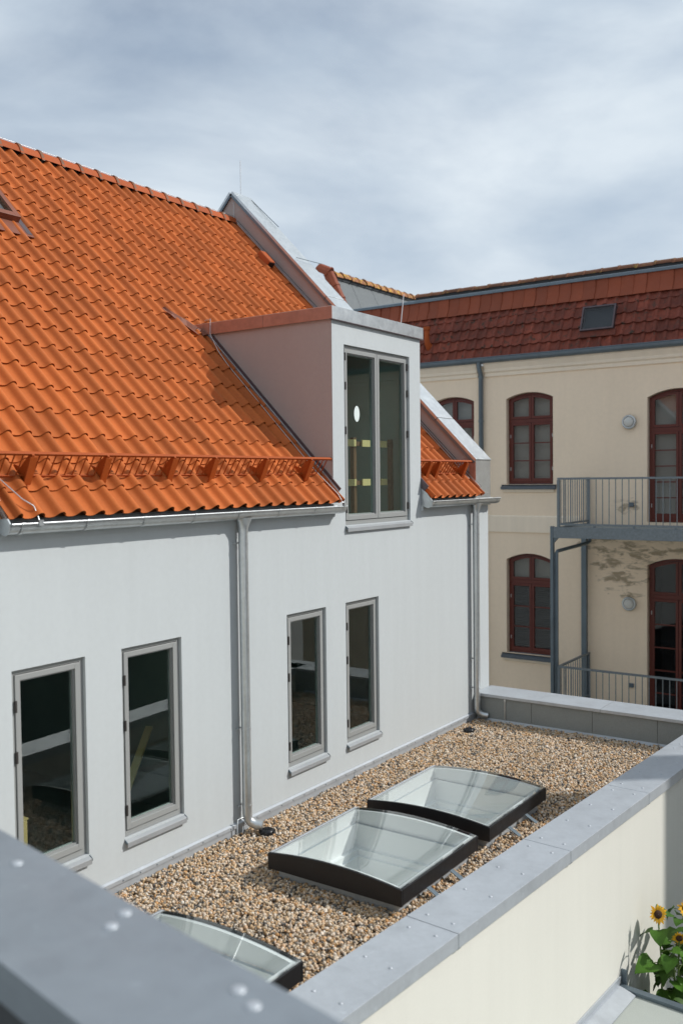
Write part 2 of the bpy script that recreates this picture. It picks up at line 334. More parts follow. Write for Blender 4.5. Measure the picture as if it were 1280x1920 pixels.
# ---- tiles
PIT = 0.199; TY0 = 4.174
PROF = [(0.0, 0.026), (0.06, 0.011), (0.15, 0.003), (0.30, 0.0), (0.44, 0.002), (0.53, 0.009), (0.60, 0.023), (0.67, 0.042), (0.75, 0.056), (0.84, 0.059), (0.93, 0.051), (1.01, 0.035), (1.045, 0.018)]
def tile_mesh(name, material, prof, w, length=0.40, lift=0.022, th=0.009, x_scale=1.0):
    pr = [(u*w*x_scale, z) for u, z in prof]; n = len(pr); v = []; f = []; sm = []
    for y, l in ((0.0, lift), (length, 0.0)):
        v += [(x, y, z+l) for x, z in pr]
    for k in range(n-1): f.append([k, k+1, n+k+1, n+k]); sm.append(True)
    b = len(v); v += [(x, 0.0, z+lift) for x, z in pr] + [(x, 0.003, z+lift-th) for x, z in pr]
    for k in range(n-1): f.append([b+k+1, b+k, b+n+k, b+n+k+1]); sm.append(False)
    b = len(v); x, z = pr[-1]; v += [(x, 0, z+lift), (x, length, z), (x-0.004, length, z-th), (x-0.004, 0.003, z+lift-th)]; f.append([b, b+1, b+2, b+3][::-1]); sm.append(False)
    me = bpy.data.meshes.new(name); me.from_pydata(v, [], f); me.polygons.foreach_set('use_smooth', sm); me.materials.append(MATS[material]); return me, v, f, sm
def roof_matrix(s, y, tilt=0.0):
    x = 0.12 - s/SQ
    M = Matrix(((0, -1/SQ, 1/SQ, x), (1, 0, 0, y), (0, 1/SQ, 1/SQ, RK - x + 0.004), (0, 0, 0, 1)))
    return M @ Matrix.Rotation(tilt, 4, 'Z')
TR = thing_roof = MB().box(-4.6, -4.56, YL+0.01, YG-0.01, RK+4.50, RK+4.56).build('tile_roof', 'timber_brown', WH)  # ridge batten carries the tiles
full, fv, ff, fsm = tile_mesh('roof_tile', 'orange_tile', PROF, PIT)
cuts = {}
spots = []
ROWS = [0.0, 0.29] + [0.29+0.3275*k for k in range(1, 20)]
ROWS = [s for s in ROWS if s < SR-0.15]
DTOP = (0.12+1.99)*SQ
for r, s in enumerate(ROWS):
    ds = s + 0.2
    for c in range(-11, 41):
        y0 = TY0 + PIT*c; y1 = y0 + PIT
        segs = [(y0, min(y1, YG-0.01))]
        if ds < DTOP:
            new = []
            for a, b in segs:
                for lo, hi in ((YL-1, E0-0.012), (E1+0.055, D0-0.012), (D1+0.012, YG)):
                    aa, bb = max(a, lo), min(b, hi)
                    if bb-aa > 0.05: new.append((aa, bb))
            segs = new
        for a, b in segs:
            if b-a < 0.05: continue
            if s > 4.25 and s+0.1 < 5.5 and 5.95 < (a+b)/2 < 6.80: continue      # roof window opening
            spots.append((s, a, round((b-a)/PIT, 2)))
def cam_size(p): return (Vector(p)-CAM).length
def in_view(p):
    d = Vector(p)-CAM; z = d.dot(F)
    return z > 0 and abs(d.dot(RT)/z) < 0.385 and abs(d.dot(UP)/z) < 0.57
order = sorted(spots, key=lambda t: (not in_view((0.12-t[0]/SQ, t[1]+0.1, RK-0.12+t[0]/SQ)), cam_size((0.12-t[0]/SQ, t[1], RK-0.12+t[0]/SQ))))
rest_v, rest_f, rest_s = [], [], []
for i, (s, y, sc) in enumerate(order):
    M = roof_matrix(s + random.uniform(-0.004, 0.004), y, random.uniform(-0.006, 0.006)) @ Matrix.Translation((0, 0, random.uniform(-0.0015, 0.002)))
    if abs(sc-1) > 0.02: M = M @ Matrix.Diagonal((sc, 1, 1, 1))
    if i < 300:
        link('roof_tile', full, TR, M)
    else:
        b = len(rest_v); rest_v += [tuple(M @ Vector(p)) for p in fv]; rest_f += [[b+k for k in q] for q in ff]; rest_s += fsm
me = bpy.data.meshes.new('upper_roof_tiles'); me.from_pydata(rest_v, [], rest_f); me.polygons.foreach_set('use_smooth', rest_s); me.materials.append(MATS['orange_tile'])
o = link('upper_roof_tiles', me, TR); o['kind'] = 'stuff'

# ---- ridge
RZ = RK + 4.58
RG = MB().tube([(-4.58, YL, RZ+0.135), (-4.58, YG+0.0, RZ+0.135)], 0.005, 5).build('ridge_wire', 'wire', WH)
rl = 0.335
def ridge_mesh(name, material, length, r, h, collar=0.012):
    mb = MB(); rings = []
    for y, k in ((0, 1+collar/r*1.2), (0.045, 1+collar/r*1.2), (0.05, 1.0), (length+0.03, 0.97)):
        pr = [(-r*1.06, -h*0.75), (-r*0.80, -h*0.05), (-r*0.42, h*0.55), (0, h*0.8), (r*0.42, h*0.55), (r*0.80, -h*0.05), (r*1.06, -h*0.75)]
        rings.append([V(x*k, y, z*k) for x, z in pr])
    mb.loft(rings, closed=False, caps=False, smooth=False)
    for k, y in ((1+collar/r*1.2, 0.0),):
        a = rings[0]; mb.loft([a, [V(p.x*0.86, p.y, p.z*0.86-0.004) for p in a]], closed=False, caps=False, smooth=False)
    me = bpy.data.meshes.new(name); me.from_pydata(mb.v, [], mb.f); me.polygons.foreach_set('use_smooth', [False]*len(mb.f)); me.materials.append(MATS[material]); return me
rm = ridge_mesh('ridge_tile', 'ridge_tile', rl, 0.105, 0.085)
rcm = ridge_mesh('ridge_clip', 'timber_brown', 0.0, 0.118, 0.108, 0.004)
y = YG - rl - 0.01; k = 0
while y > YL:
    link('ridge_tile', rm, RG, Matrix.Translation((-4.58, y, RZ+0.055)))
    link('ridge_clip', rcm, RG, Matrix.Translation((-4.58, y+0.002, RZ+0.055)))
    if k % 3 == 1: MB().beam((-4.58, y, RZ+0.10), (-4.58, y, RZ+0.15), 0.02, 0.012, (0, 1, 0)).build('wire_holder', 'wire', RG)
    y -= rl; k += 1
MB().box(-4.63, -4.53, YL, YG, RZ-0.04, RZ+0.01).build('ridge_seal', 'rubber_black', RG)

# ---- gable wall with zinc cap
GW = MB()
gp = [(-9.15, -0.4), (-0.004, -0.4), (-0.004, 3.67), (-4.58, 8.34), (-9.16, 3.67)]
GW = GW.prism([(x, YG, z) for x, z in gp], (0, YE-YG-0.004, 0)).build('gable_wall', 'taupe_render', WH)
def cap_run(x0, z0, x1, z1, name):
    d = Vector((x1-x0, 0, z1-z0)).normalized(); n = Vector((-d.z, 0, d.x)); n = n if n.z > 0 else -n
    a = V(x0, YG-0.035, z0); b = V(x1, YG-0.035, z1)
    MB().prism([a+n*0.005, b+n*0.005, b+n*0.05, a+n*0.05], (0, YE-YG+0.07, 0)).build(name, 'zinc', GW, bevel=0.004)
    for yy in (YG-0.036, YE+0.024):
        MB().prism([V(x0, yy, z0)+n*0.004, V(x1, yy, z1)+n*0.004, V(x1, yy, z1)-n*0.035, V(x0, yy, z0)-n*0.035], (0, 0.012, 0)).build('cap_drip_edge', 'zinc_dark', GW)
cap_run(0.01, 3.66, -0.62, 4.293, 'cap_sheet'); cap_run(-0.628, 4.301, -2.62, 6.332, 'cap_sheet'); cap_run(-2.628, 6.34, -4.60, 8.36, 'cap_sheet')
cap_run(-4.60, 8.36, -9.18, 3.66, 'cap_sheet')
MB().box(0.002, 0.03, YG-0.02, YE+0.025, 3.02, 3.685).build('cap_front_sheet', 'zinc', GW, bevel=0.003)
MB().box(-0.075, 0.028, YG-0.03, YG-0.003, 3.13, 3.66).build('cap_front_return', 'zinc_red_reflection', GW, bevel=0.002)
sm_ = dome_mesh('screw', 0.011, 0.006, 'wire')
for yy in (12.30, 12.44, 12.58):
    link('screw', sm_, GW, Matrix.Translation((0.03, yy, 3.20)) @ Matrix.Rotation(R(90), 4, 'Y'))
# flashing between tiles and gable
def slope_strip(name, material, y0, y1, sa, sb, n0, n1, parent=WH):
    A = lambda s, y, n: (0.12-s/SQ + n/SQ, y, RK-(0.12-s/SQ) + n/SQ)
    return MB().prism([A(sa, y0, n0), A(sa, y1, n0), A(sa, y1, n1), A(sa, y0, n1)], Vector(A(sb, y0, n0))-Vector(A(sa, y0, n0))).build(name, material, parent, bevel=0.003)
slope_strip('gable_flashing', 'flash_dark', YG-0.022, YG-0.003, 0.12, SR-0.02, 0.03, 0.105)
slope_strip('gable_flashing_rail', 'zinc', YG-0.036, YG-0.023, 0.12, SR-0.02, 0.075, 0.10)
slope_strip('gable_flashing_gutter', 'flash_dark', YG-0.15, YG-0.045, 0.25, SR-0.06, 0.028, 0.034)

# ---- dormers
def dormer(y0, y1):
    dm = MB()
    xb = -(DZ-RK)-0.02
    for y, t in ((y0, 0.02), (y1-0.02, 0.02)):
        dm.prism([(-0.004, y, RK+0.02), (-0.004, y, DZ-0.01), (xb, y, DZ-0.01)], (0, t, 0))
    dm.prism([(-0.14, y0+0.02, DZ-0.06), (-0.14, y1-0.02, DZ-0.06), (xb+0.05, y1-0.02, DZ-0.06), (xb+0.05, y0+0.02, DZ-0.06)], (0, 0, 0.05))
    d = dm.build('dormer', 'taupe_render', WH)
    zt = DZ+0.125; xe = xb-0.09
    MB().box(xe, 0.028, y0-0.028, y1+0.028, DZ-0.008, DZ+0.10).build('dormer_roof_slab', 'zinc', d)
    # cap: front strip, side strips in two sheets
    MB().box(0.0285, 0.034, y0-0.034, y1+0.034, DZ-0.015, zt).build('cap_front', 'zinc', d)
    for y in (y0-0.034, y1+0.0285):
        MB().box(-0.98, 0.028, y, y+0.0055, DZ-0.015, zt).build('cap_side', 'zinc_red_reflection' if y < y0 else 'zinc', d)  # left side carries the painted roof reflection
        MB().box(xe, -0.986, y, y+0.0055, DZ-0.015, zt).build('cap_side', 'zinc_red_reflection' if y < y0 else 'zinc', d)
    MB().box(xe, 0.034, y0-0.034, y1+0.034, zt, zt+0.006).build('cap_top', 'zinc', d)
    MB().box(-0.0, 0.04, y0-0.04, y1+0.04, DZ-0.024, DZ-0.016).build('cap_drip', 'flash_dark', d)
    for y, sg in ((y0, -1), (y1, 1)):
        ya, yb = (y-0.016, y-0.002) if sg < 0 else (y+0.002, y+0.016)
        slope_strip('cheek_flashing', 'flash_dark', ya, yb, 0.13, DTOP-0.06, 0.02, 0.125, d)
        ya, yb = (y-0.03, y-0.017) if sg < 0 else (y+0.017, y+0.03)
        slope_strip('cheek_flashing_rail', 'zinc', ya, yb, 0.13, DTOP-0.06, 0.07, 0.095, d)
    return d
DM = dormer(D0, D1); DM2 = dormer(E0, E1)
# crumpled flashing at the upper left dormer corner
fl = MB(); prev = None; rows_ = []
for k in range(9):
    t = k/8; s = (0.12+1.93)*SQ + t*0.46; yc = D0-0.03 - 0.42*t; w = 0.13*(1-t)+0.03
    row = []
    for j in range(5):
        yy = yc + (j-2)/2*w; nn = 0.052 + 0.02*random.random() + (0.03 if j == 2 else 0)
        x = 0.12-s/SQ + nn/SQ; row.append(V(x, yy, RK-(0.12-s/SQ)+nn/SQ))
    rows_.append(row)
fl.loft(rows_, closed=False, caps=False, smooth=False); fl.build('corner_flashing', 'painted_flashing', WH)

# ---- windows of the white house
def ring_x(mb, y0, y1, z0, z1, t, x0, x1, tb=None):
    tb = tb or t
    mb.box(x0, x1, y0, y0+t, z0, z1); mb.box(x0, x1, y1-t, y1, z0, z1); mb.box(x0, x1, y0+t, y1-t, z0, z0+tb); mb.box(x0, x1, y0+t, y1-t, z1-t, z1)
def house_window(y0, y1, z0, z1, leaves, hinges, name):
    fr = MB(); ring_x(fr, y0+0.002, y1-0.002, z0+0.002, z1-0.002, 0.036, -0.088, -0.032, 0.05); w = fr.build(name, 'window_grey', WH, bevel=0.003)
    ya, yb = y0+0.043, y1-0.043; n = leaves; wd = (yb-ya-0.006*(n-1))/n
    for k in range(n):
        a = ya + k*(wd+0.006); b = a+wd; za, zb = z0+0.058, z1-0.043
        s = MB(); ring_x(s, a, b, za, zb, 0.046, -0.080, -0.020, 0.055); s.build('sash', 'window_grey', w, bevel=0.004)
        s = MB(); ring_x(s, a+0.0465, b-0.0465, za+0.0555, zb-0.0465, 0.011, -0.072, -0.038); s.build('glazing_bead', 'window_grey', w)
        MB().box(-0.064, -0.058, a+0.054, b-0.054, za+0.062, zb-0.054).build('pane', 'glass', w)
        s = MB(); ring_x(s, a+0.0575, b-0.0575, za+0.0665, zb-0.0575, 0.007, -0.085, -0.0665); s.build('glass_spacer', 'zinc', w)
        for hz in hinges[k][1]:
            yh = (a-0.004) if hinges[k][0] < 0 else (b+0.004)
            MB().tube([(-0.012, yh, hz-0.045), (-0.012, yh, hz+0.045)], 0.012, 8).build('hinge', 'hinge_dark', w)
    # dark rebate behind the gap
    s = MB(); ring_x(s, y0+0.03, y1-0.03, z0+0.04, z1-0.03, 0.03, -0.087, -0.065); s.build('rebate_seal', 'rubber_black', w)
    sl = MB().prism([(-0.03, y0-0.0, z0+0.004), (0.036, y0-0.0, z0-0.03), (0.036, y0, z0-0.075), (0.030, y0, z0-0.075), (0.030, y0, z0-0.036), (-0.03, y0, z0-0.006)], (0, y1-y0, 0)).build('window_sill', 'zinc_sill', w, bevel=0.002)
    for yy in (y0-0.006, y1+0.001):
        MB().prism([(0.002, yy, z0-0.03), (0.037, yy, z0-0.05), (0.037, yy, z0-0.028), (0.002, yy, z0-0.004)], (0, 0.005, 0)).build('sill_end_cap', 'zinc_dark', w)
    return w
for (a, b) in WIN:
    house_window(a, b, WZ0, WZ1, 1, [(-1, (0.55, 1.30, 1.70))], 'window')
house_window(*DOORS[0], 2, [(-1, (3.08, 4.0, 4.52, 4.86)), (1, (3.08, 4.0, 4.52, 4.86))], 'dormer_window')
house_window(*DOORS[1], 2, [(-1, (3.08, 4.0, 4.86)), (1, (3.08, 4.0, 4.86))], 'dormer_window')

# ---- gutters, downpipes
def gutter(y0, y1, parent=WH):
    cx, cz, r = 0.105, 3.112, 0.068
    pr = [V(cx-r, 0, cz+0.02)] + arc_pts((cx, 0, cz), r, r, (1, 0, 0), (0, 0, 1), math.pi, 2*math.pi, 12) + [V(cx+r, 0, cz+0.012)]
    inn = [V(cx+(p.x-cx)*0.955, 0, cz+(p.z-cz)*0.955) for p in reversed(pr)]
    ring = pr + inn
    mb = MB().loft([[p+V(0, y0, 0) for p in ring], [p+V(0, y1, 0) for p in ring]])
    gt = mb.build('gutter', 'zinc', parent)
    MB().tube([(cx+r+0.004, y0, cz+0.012), (cx+r+0.004, y1, cz+0.012)], 0.010, 8).build('gutter_bead', 'zinc', gt)
    for yy in (y0, y1-0.004):
        MB().prism([p+V(0, yy, 0) for p in arc_pts((cx, 0, cz), r*0.99, r*0.99, (1, 0, 0), (0, 0, 1), math.pi, 2*math.pi, 12)], (0, 0.004, 0)).build('gutter_end', 'zinc', gt)
    yb = y0+0.10
    while yb < y1-0.03:
        o1 = [p+V(0, yb-0.013, 0) for p in arc_pts((cx, 0, cz), r+0.0055, r+0.0055, (1, 0, 0), (0, 0, 1), math.pi*1.0, 2*math.pi, 12)]
        mb = MB().loft([o1, [p+V(0, 0.026, 0) for p in o1]], closed=False, caps=False)
        mb.tube([(cx+r+0.004, yb-0.012, cz+0.012), (cx+r+0.004, yb+0.012, cz+0.012)], 0.0135, 8)
        mb.build('gutter_bracket', 'zinc', gt); yb += 0.62
    return gt
G1 = gutter(E1+0.065, D0+0.02); G2 = gutter(D1+0.004, 12.72); gutter(E0-1.0, E0-0.01)
for yy in (E1+0.05, D1+0.001):
    MB().prism([(0.003, yy, 3.30), (0.085, yy, 3.235), (0.175, yy, 3.13), (0.165, yy, 3.06), (0.105, yy, 3.035), (0.03, yy, 3.06), (0.003, yy, 3.09)], (0, 0.012, 0)).build('gutter_cheek_sheet', 'zinc', WH)
def downpipe(yp, zc, zb=0.0):
    xp = 0.08
    pth = [(xp, yp, 2.955), (xp, yp, 0.085), (xp+0.004, yp+0.004, 0.04), (xp+0.03, yp+0.02, 0.0), (xp+0.075, yp+0.045, -0.025), (xp+0.135, yp+0.075, -0.035)]
    rr = [0.047]*6
    p = MB().tube(pth, rr, 18).build('downpipe', 'zinc', WH)
    rings = []
    for t, rx, ry in ((0, 0.066, 0.105), (0.25, 0.064, 0.085), (0.6, 0.056, 0.062), (1, 0.050, 0.050), (1.35, 0.0505, 0.0505)):
        z = 3.066-0.115*t; x = 0.10-0.02*min(t, 1)
        rings.append([V(x+rx*math.cos(2*math.pi*j/18), yp+ry*math.sin(2*math.pi*j/18), z) for j in range(18)])
    MB().loft(rings, caps=False).build('outlet_funnel', 'zinc', p)
    for z in zc:
        cl = MB().tube([(xp, yp, z-0.012), (xp, yp, z+0.012)], 0.0505, 18)
        cl.box(0.001, 0.035, yp-0.006, yp+0.006, z-0.006, z+0.006); cl.tube([(0.03, yp-0.052, z), (0.03, yp-0.075, z)], 0.009, 6); cl.beam((0.001, yp-0.062, z), (0.04, yp-0.062, z), 0.008, 0.008)
        cl.build('pipe_clamp', 'zinc', p)
    for z in (1.09, 2.62):
        MB().tube([(xp, yp, z-0.02), (xp, yp, z+0.02)], 0.0488, 18).build('pipe_sleeve', 'zinc', p)
    return p
downpipe(6.985, (2.81, 0.95, 0.17)); downpipe(12.09, (2.755, 0.80, 0.373))
# cleaning hook on the first pipe
MB().tube([(0.08, 6.93, 0.06), (0.06, 6.86, 0.06), (0.055, 6.855, -0.16)], 0.008, 6).build('earth_rod', 'zinc', WH)
# wall base flashing with drip bend and screws
bf = MB().prism([(0.003, 2.6, -0.16), (0.012, 2.6, -0.16), (0.012, 2.6, -0.045), (0.026, 2.6, -0.045), (0.026, 2.6, -0.01), (0.003, 2.6, 0.004)], (0, 12.17-2.6, 0)).build('base_flashing', 'zinc_coping', WH)
for k, yy in enumerate(np.arange(3.0, 12.1, 2.0)):
    MB().box(0.0123, 0.0135, yy, yy+0.008, -0.155, -0.05).build('flashing_joint', 'zinc_dark', bf)
scr = MB()
for yy in np.arange(4.2, 12.15, 0.2): scr.tube([(0.024, yy, -0.028), (0.031, yy, -0.028)], 0.006, 6)
scr.build('flashing_screws', 'zinc_dark', bf, kind='stuff')

# ---- snow guard
def RP(s, y, n): x = 0.12 - s/SQ; return V(x+n/SQ, y, RK-x+n/SQ)
def snow_guard(y0, y1, brs):
    s0 = 0.47
    g = MB().beam(RP(s0, y0, 0.265), RP(s0, y1, 0.265), 0.030, 0.022, (1, 0, 1)).build('snow_guard', 'snow_guard_paint', WH, bevel=0.003)
    MB().beam(RP(s0-0.045, y0+0.03, 0.065), RP(s0-0.045, y1-0.12 if y1 > 8 and y1 < 9 else y1-0.05, 0.065), 0.016, 0.016, (1, 0, 1)).build('lower_rail', 'snow_guard_paint', g)
    bar = MB().tube([(0, 0, 0), (0, 0, 0.205)], 0.0065, 5); first = None
    y = y0+0.05
    while y < y1:
        d = RP(s0-0.045, y, 0.065); M = Matrix.Translation(d) @ Matrix.Rotation(R(45-12.7), 4, 'Y')
        if first is None: first = bar.build('bar', 'snow_guard_paint', g, matrix=M).data
        else: link('bar', first, g, M)
        y += 0.078
    for b in brs:
        pts = [(s0-0.12, 0.035), (s0+0.10, 0.045), (s0+0.09, 0.065), (s0+0.02, 0.10), (s0+0.005, 0.275), (s0-0.03, 0.275), (s0-0.035, 0.255)]
        MB().prism([RP(s, b-0.012, n) for s, n in pts], (0, 0.024, 0)).build('bracket', 'snow_guard_paint', g, bevel=0.002)
        MB().prism([RP(s, b-0.034, n) for s, n in [(s0-0.12, 0.034), (s0-0.128, 0.05), (s0-0.045, 0.27), (s0-0.035, 0.262)]], (0, 0.068, 0)).build('bracket_blade', 'snow_guard_paint', g, bevel=0.002)
snow_guard(E1+0.05, 8.72, (4.60, 5.36, 6.15, 6.71, 7.49, 8.26)); snow_guard(D1+0.02, 12.19, (10.95, 11.2, 12.0))

# ---- roof window cut by the left edge of the picture
rw = MB()
def rbox(mb, s0, s1, y0, y1, n0, n1):
    return mb.prism([RP(s0, y0, n0), RP(s0, y1, n0), RP(s0, y1, n1), RP(s0, y0, n1)], RP(s1, y0, n0)-RP(s0, y0, n0))
for q in ((4.62, 5.70, 5.94, 6.01), (4.62, 5.70, 6.73, 6.80), (4.62, 4.70, 6.01, 6.73), (5.62, 5.70, 6.01, 6.73)): rbox(rw, *q, 0.02, 0.13)
rw = rw.build('roof_window', 'painted_flashing', WH, bevel=0.004)
rbox(MB(), 4.70, 5.62, 6.01, 6.73, 0.085, 0.092).build('pane', 'glass', rw)
rbox(MB(), 4.70, 5.62, 6.01, 6.73, 0.0, 0.004).build('shaft', 'room_dark', rw)
rbox(MB(), 4.36, 4.62, 5.86, 6.88, 0.040, 0.052).build('apron_flashing', 'painted_flashing', rw, bevel=0.003)
rbox(MB(), 4.40, 5.78, 6.80, 6.87, 0.045, 0.055).build('side_flashing', 'flash_dark', rw)
# ---- roof vent
vt = MB().prism([RP(5.30, 11.88, 0.03), RP(5.30, 12.07, 0.03), RP(5.30, 12.05, 0.16), RP(5.30, 11.90, 0.16)], RP(5.60, 11.9, 0.03)-RP(5.30, 11.9, 0.03)).build('roof_vent', 'ridge_tile', WH, bevel=0.025)
rbox(MB(), 5.292, 5.299, 11.91, 12.04, 0.05, 0.14).build('vent_slot', 'rubber_black', vt)
# ---- lightning protection
MB().tube([(-4.58, 12.43, 8.36), (-4.58, 12.43, 8.98)], 0.006, 6).build('lightning_rod', 'wire', WH)
MB().tube([(-0.5, 10.1, 5.40), (-1.62, 10.55, 5.40), (-1.55, 10.6, 5.85)][1:], 0.006, 6).build('lightning_rod', 'wire', WH)
MB().tube([(-0.2, 10.50, 5.40), (-0.22, 10.62, 5.86)], 0.006, 6).build('lightning_rod', 'wire', WH)
MB().tube([RP(6.5, YG-0.09, 0.09), RP(3.5, YG-0.085, 0.09), RP(0.3, YG-0.10, 0.08)], 0.005, 5).build('conductor_wire', 'wire', WH)
MB().tube([V(-1.90, D0-0.05, 5.43), V(-1.80, D0-0.06, 5.44), V(-1.80, D0-0.065, 5.25), RP(2.55, D0-0.13, 0.10), RP(2.3, D0-0.12, 0.075), RP(0.45, D0-0.12, 0.075), RP(0.10, D0-0.05, 0.07), V(0.165, D0-0.045, 3.16)], 0.005, 5).build('conductor_wire', 'wire', WH)
MB().tube([RP(0.62, 4.27, 0.07), RP(0.16, 4.45, 0.07), RP(0.08, 4.50, 0.08), RP(0.02, 4.515, 0.05), V(0.185, 4.515, 3.10)], 0.0055, 5).build('conductor_wire', 'zinc', WH)
MB().box(0.165, 0.195, 4.495, 4.535, 3.105, 3.15).build('wire_clamp', 'zinc', WH)
MB().box(0.165, 0.195, D0-0.06, D0-0.02, 3.115, 3.165).build('wire_clamp', 'zinc', WH)
MB().tube([V(-4.53, YG-0.04, 8.20), V(-4.53, YG-0.04, 7.90)], 0.005, 5).build('conductor_wire', 'wire', WH)
MB().tube([V(-4.5, 12.62, 8.33), V(-3.9, 12.62, 7.77)], 0.006, 5).build('conductor_wire', 'zinc_dark', WH)
MB().tube([V(-3.2, 12.2, 7.07), V(-3.2, 12.9, 7.09)], 0.006, 5).build('conductor_wire', 'zinc_dark', WH)
# sticker on the dormer glass
MB().prism(arc_pts((-0.0555, 9.235, 4.21), 0.058, 0.095, (0, 1, 0), (0, 0, 1), 0, 2*math.pi*23/24, 23), (0.001, 0, 0)).build('sticker', 'sticker', WH)['label'] = 'pale oval sticker on the dormer window'

# ---- things inside, seen through the glass
rk = thing('timber_rack', 'rack of pale boards on brown posts behind the dormer window', 'rack', (-0.37, 9.6, 2.76))
for z in (3.345, 3.835):
    for a, b in ((9.40, 9.58), (9.72, 9.90), (10.15, 10.30)): MB().box(-0.32, -0.30, a, b, z, z+0.085).build('board', 'timber_pale', rk, bevel=0.003)
    MB().box(-0.36, -0.33, 9.3, 10.5, z+0.01, z+0.065).build('rail', 'timber_brown', rk)
for yy in (9.62, 10.50): MB().box(-0.42, -0.365, yy, yy+0.06, 2.76, 3.95).build('post', 'timber_brown', rk)
lb = thing('leaning_board', 'light wooden board leaning inside the window nearest the first downpipe', 'board', (-0.7, 5.9, -0.1))
MB().beam((-0.38, 5.78, 0.50), (-0.82, 6.53, 0.935), 0.07, 0.03).build('board', 'timber_pale', lb)
MB().beam((-0.355, 5.737, 0.475), (-0.30, 5.64, 0.42), 0.074, 0.034).build('board_foot', 'timber_brown', lb)
wb = thing('wooden_box', 'small wooden box standing inside the leftmost window', 'box', (-0.35, 4.7, -0.1))
MB().box(-0.5, -0.30, 4.56, 4.68, 0.30, 0.66).build('body', 'timber', wb, bevel=0.004)
MB().box(-0.5, -0.30, 4.55, 4.69, 0.665, 0.68).build('lid', 'timber', wb)
MB().box(-0.55, -0.25, 4.5, 4.95, -0.1, 0.295).build('stand', 'room_dark', wb)

# ================================================================== flat roofed annex
AX = thing('flat_roofed_annex', 'low annex with cream wall and gravel flat roof beside the white house', 'building', (1.5, 8, -3.9))
pdir = Vector((3.487-3.299, 10.176-7.444, 0)).normalized(); pn = Vector((pdir.y, -pdir.x, 0))   # parapet direction, outward normal
PO = Vector((3.299, 7.444, 0))                   # on the outer coping edge
CW, CZ, CT = 0.44, 0.28, 0.105
def PP(t, n, z): p = PO + pdir*t + pn*n; return V(p.x, p.y, z)
t0, t1 = -6.2, 5.15
SK = [(0.914, 2.305, 3.63, 4.985), (0.914, 2.305, 6.29, 7.66), (0.914, 2.305, 7.90, 9.27)]
rs = MB(); sheet_with_holes(rs, (0.0, 2.8), (2.6, 12.3), [(a+0.05, b-0.05, c+0.05, d-0.05) for a, b, c, d in SK], lambda x, y: (x, y, -0.165)); rs.face([(2.8, 6, -0.165), (3.05, 6, -0.165), (3.5, 12.3, -0.165), (2.8, 12.3, -0.165)]); rs.build('roof_sheet', 'gravel_bed', AX)
MB().prism([PP(t0, -0.03, -3.9), PP(t1, -0.03, -3.9), PP(t1, -CW+0.03, -3.9), PP(t0, -CW+0.03, -3.9)], (0, 0, 3.9+CZ-0.05)).build('wall', 'cream_render', AX)
MB().prism([(0.004, 12.22, -3.9), (3.85, 12.22, -3.9), (3.85, 12.66, -3.9), (0.004, 12.66, -3.9)], (0, 0, 3.9+CZ-0.05)).build('rear_wall', 'cream_render', AX)
scm = dome_mesh('coping_screw', 0.014, 0.007, 'zinc_coping')
def coping_panel(P, ta, tb, width, z, th, parent, screws=True, n_off=0.0, mname='zinc_coping'):
    # folded sheet: top, two drop faces; P(t, n, z)
    a, b = ta+0.003, tb-0.003; w = width
    prof = [(0.0, z-th), (0.0, z), (-w, z), (-w, z-th), (-w+0.004, z-th), (-w+0.004, z-0.004), (-0.004, z-0.004), (-0.004, z-th)]
    r1 = [P(a, n, zz) for n, zz in prof]; r2 = [P(b, n, zz) for n, zz in prof]
    o = MB().loft([r1, r2], smooth=False).build('coping_panel', mname, parent, bevel=0.0025)
    MB().loft([[P(a-0.02, n*0.99-0.002, zz-0.006) for n, zz in prof], [P(a+0.03, n*0.99-0.002, zz-0.006) for n, zz in prof]], smooth=False).build('joint_strip', 'zinc_dark', o)
    if screws:
        for k in range(4):
            tt = ta + (tb-ta)*(0.06+0.29*k)
            for nn in (-0.11, -width+0.11): link('coping_screw', scm, o, Matrix.Translation(P(tt + random.uniform(-.01, .01), nn, z+0.0005)))
    return o
tt = -6.2; JT = [-1.83+1.79*k for k in range(-3, 5)]
for a, b in zip(JT, JT[1:]):
    coping_panel(PP, a, min(b, t1-0.1), CW, CZ, CT, AX)
PB = lambda t, n, z: V(t, 12.72+n, z)
for a, b in ((0.0, 1.88), (1.88, 3.80)): coping_panel(PB, a, b, 0.555, CZ, 0.042, AX, screws=False)
# rear upstand felt panels
us = [0.006, 0.877, 1.76, 2.633, 3.3]
up_ = MB().box(0.004, 3.4, 12.206, 12.219, -0.17, 0.235).build('rear_upstand', 'rubber_black', AX)
for a, b in zip(us, us[1:]): MB().box(a+0.003, b-0.003, 12.194, 12.2055, -0.165, 0.232).build('felt_panel', 'felt_grey', up_)
MB().box(0.47, 0.482, 12.180, 12.193, -0.17, 0.20).build('steel_strap', 'zinc', up_); MB().box(0.462, 0.49, 12.178, 12.193, 0.20, 0.23).build('strap_clip', 'zinc', up_)
MB().prism([(0.03, 12.15, -0.11), (0.03, 12.193, -0.11), (0.03, 12.193, -0.075)], (3.0, 0, 0)).build('upstand_fillet', 'zinc_coping', up_)

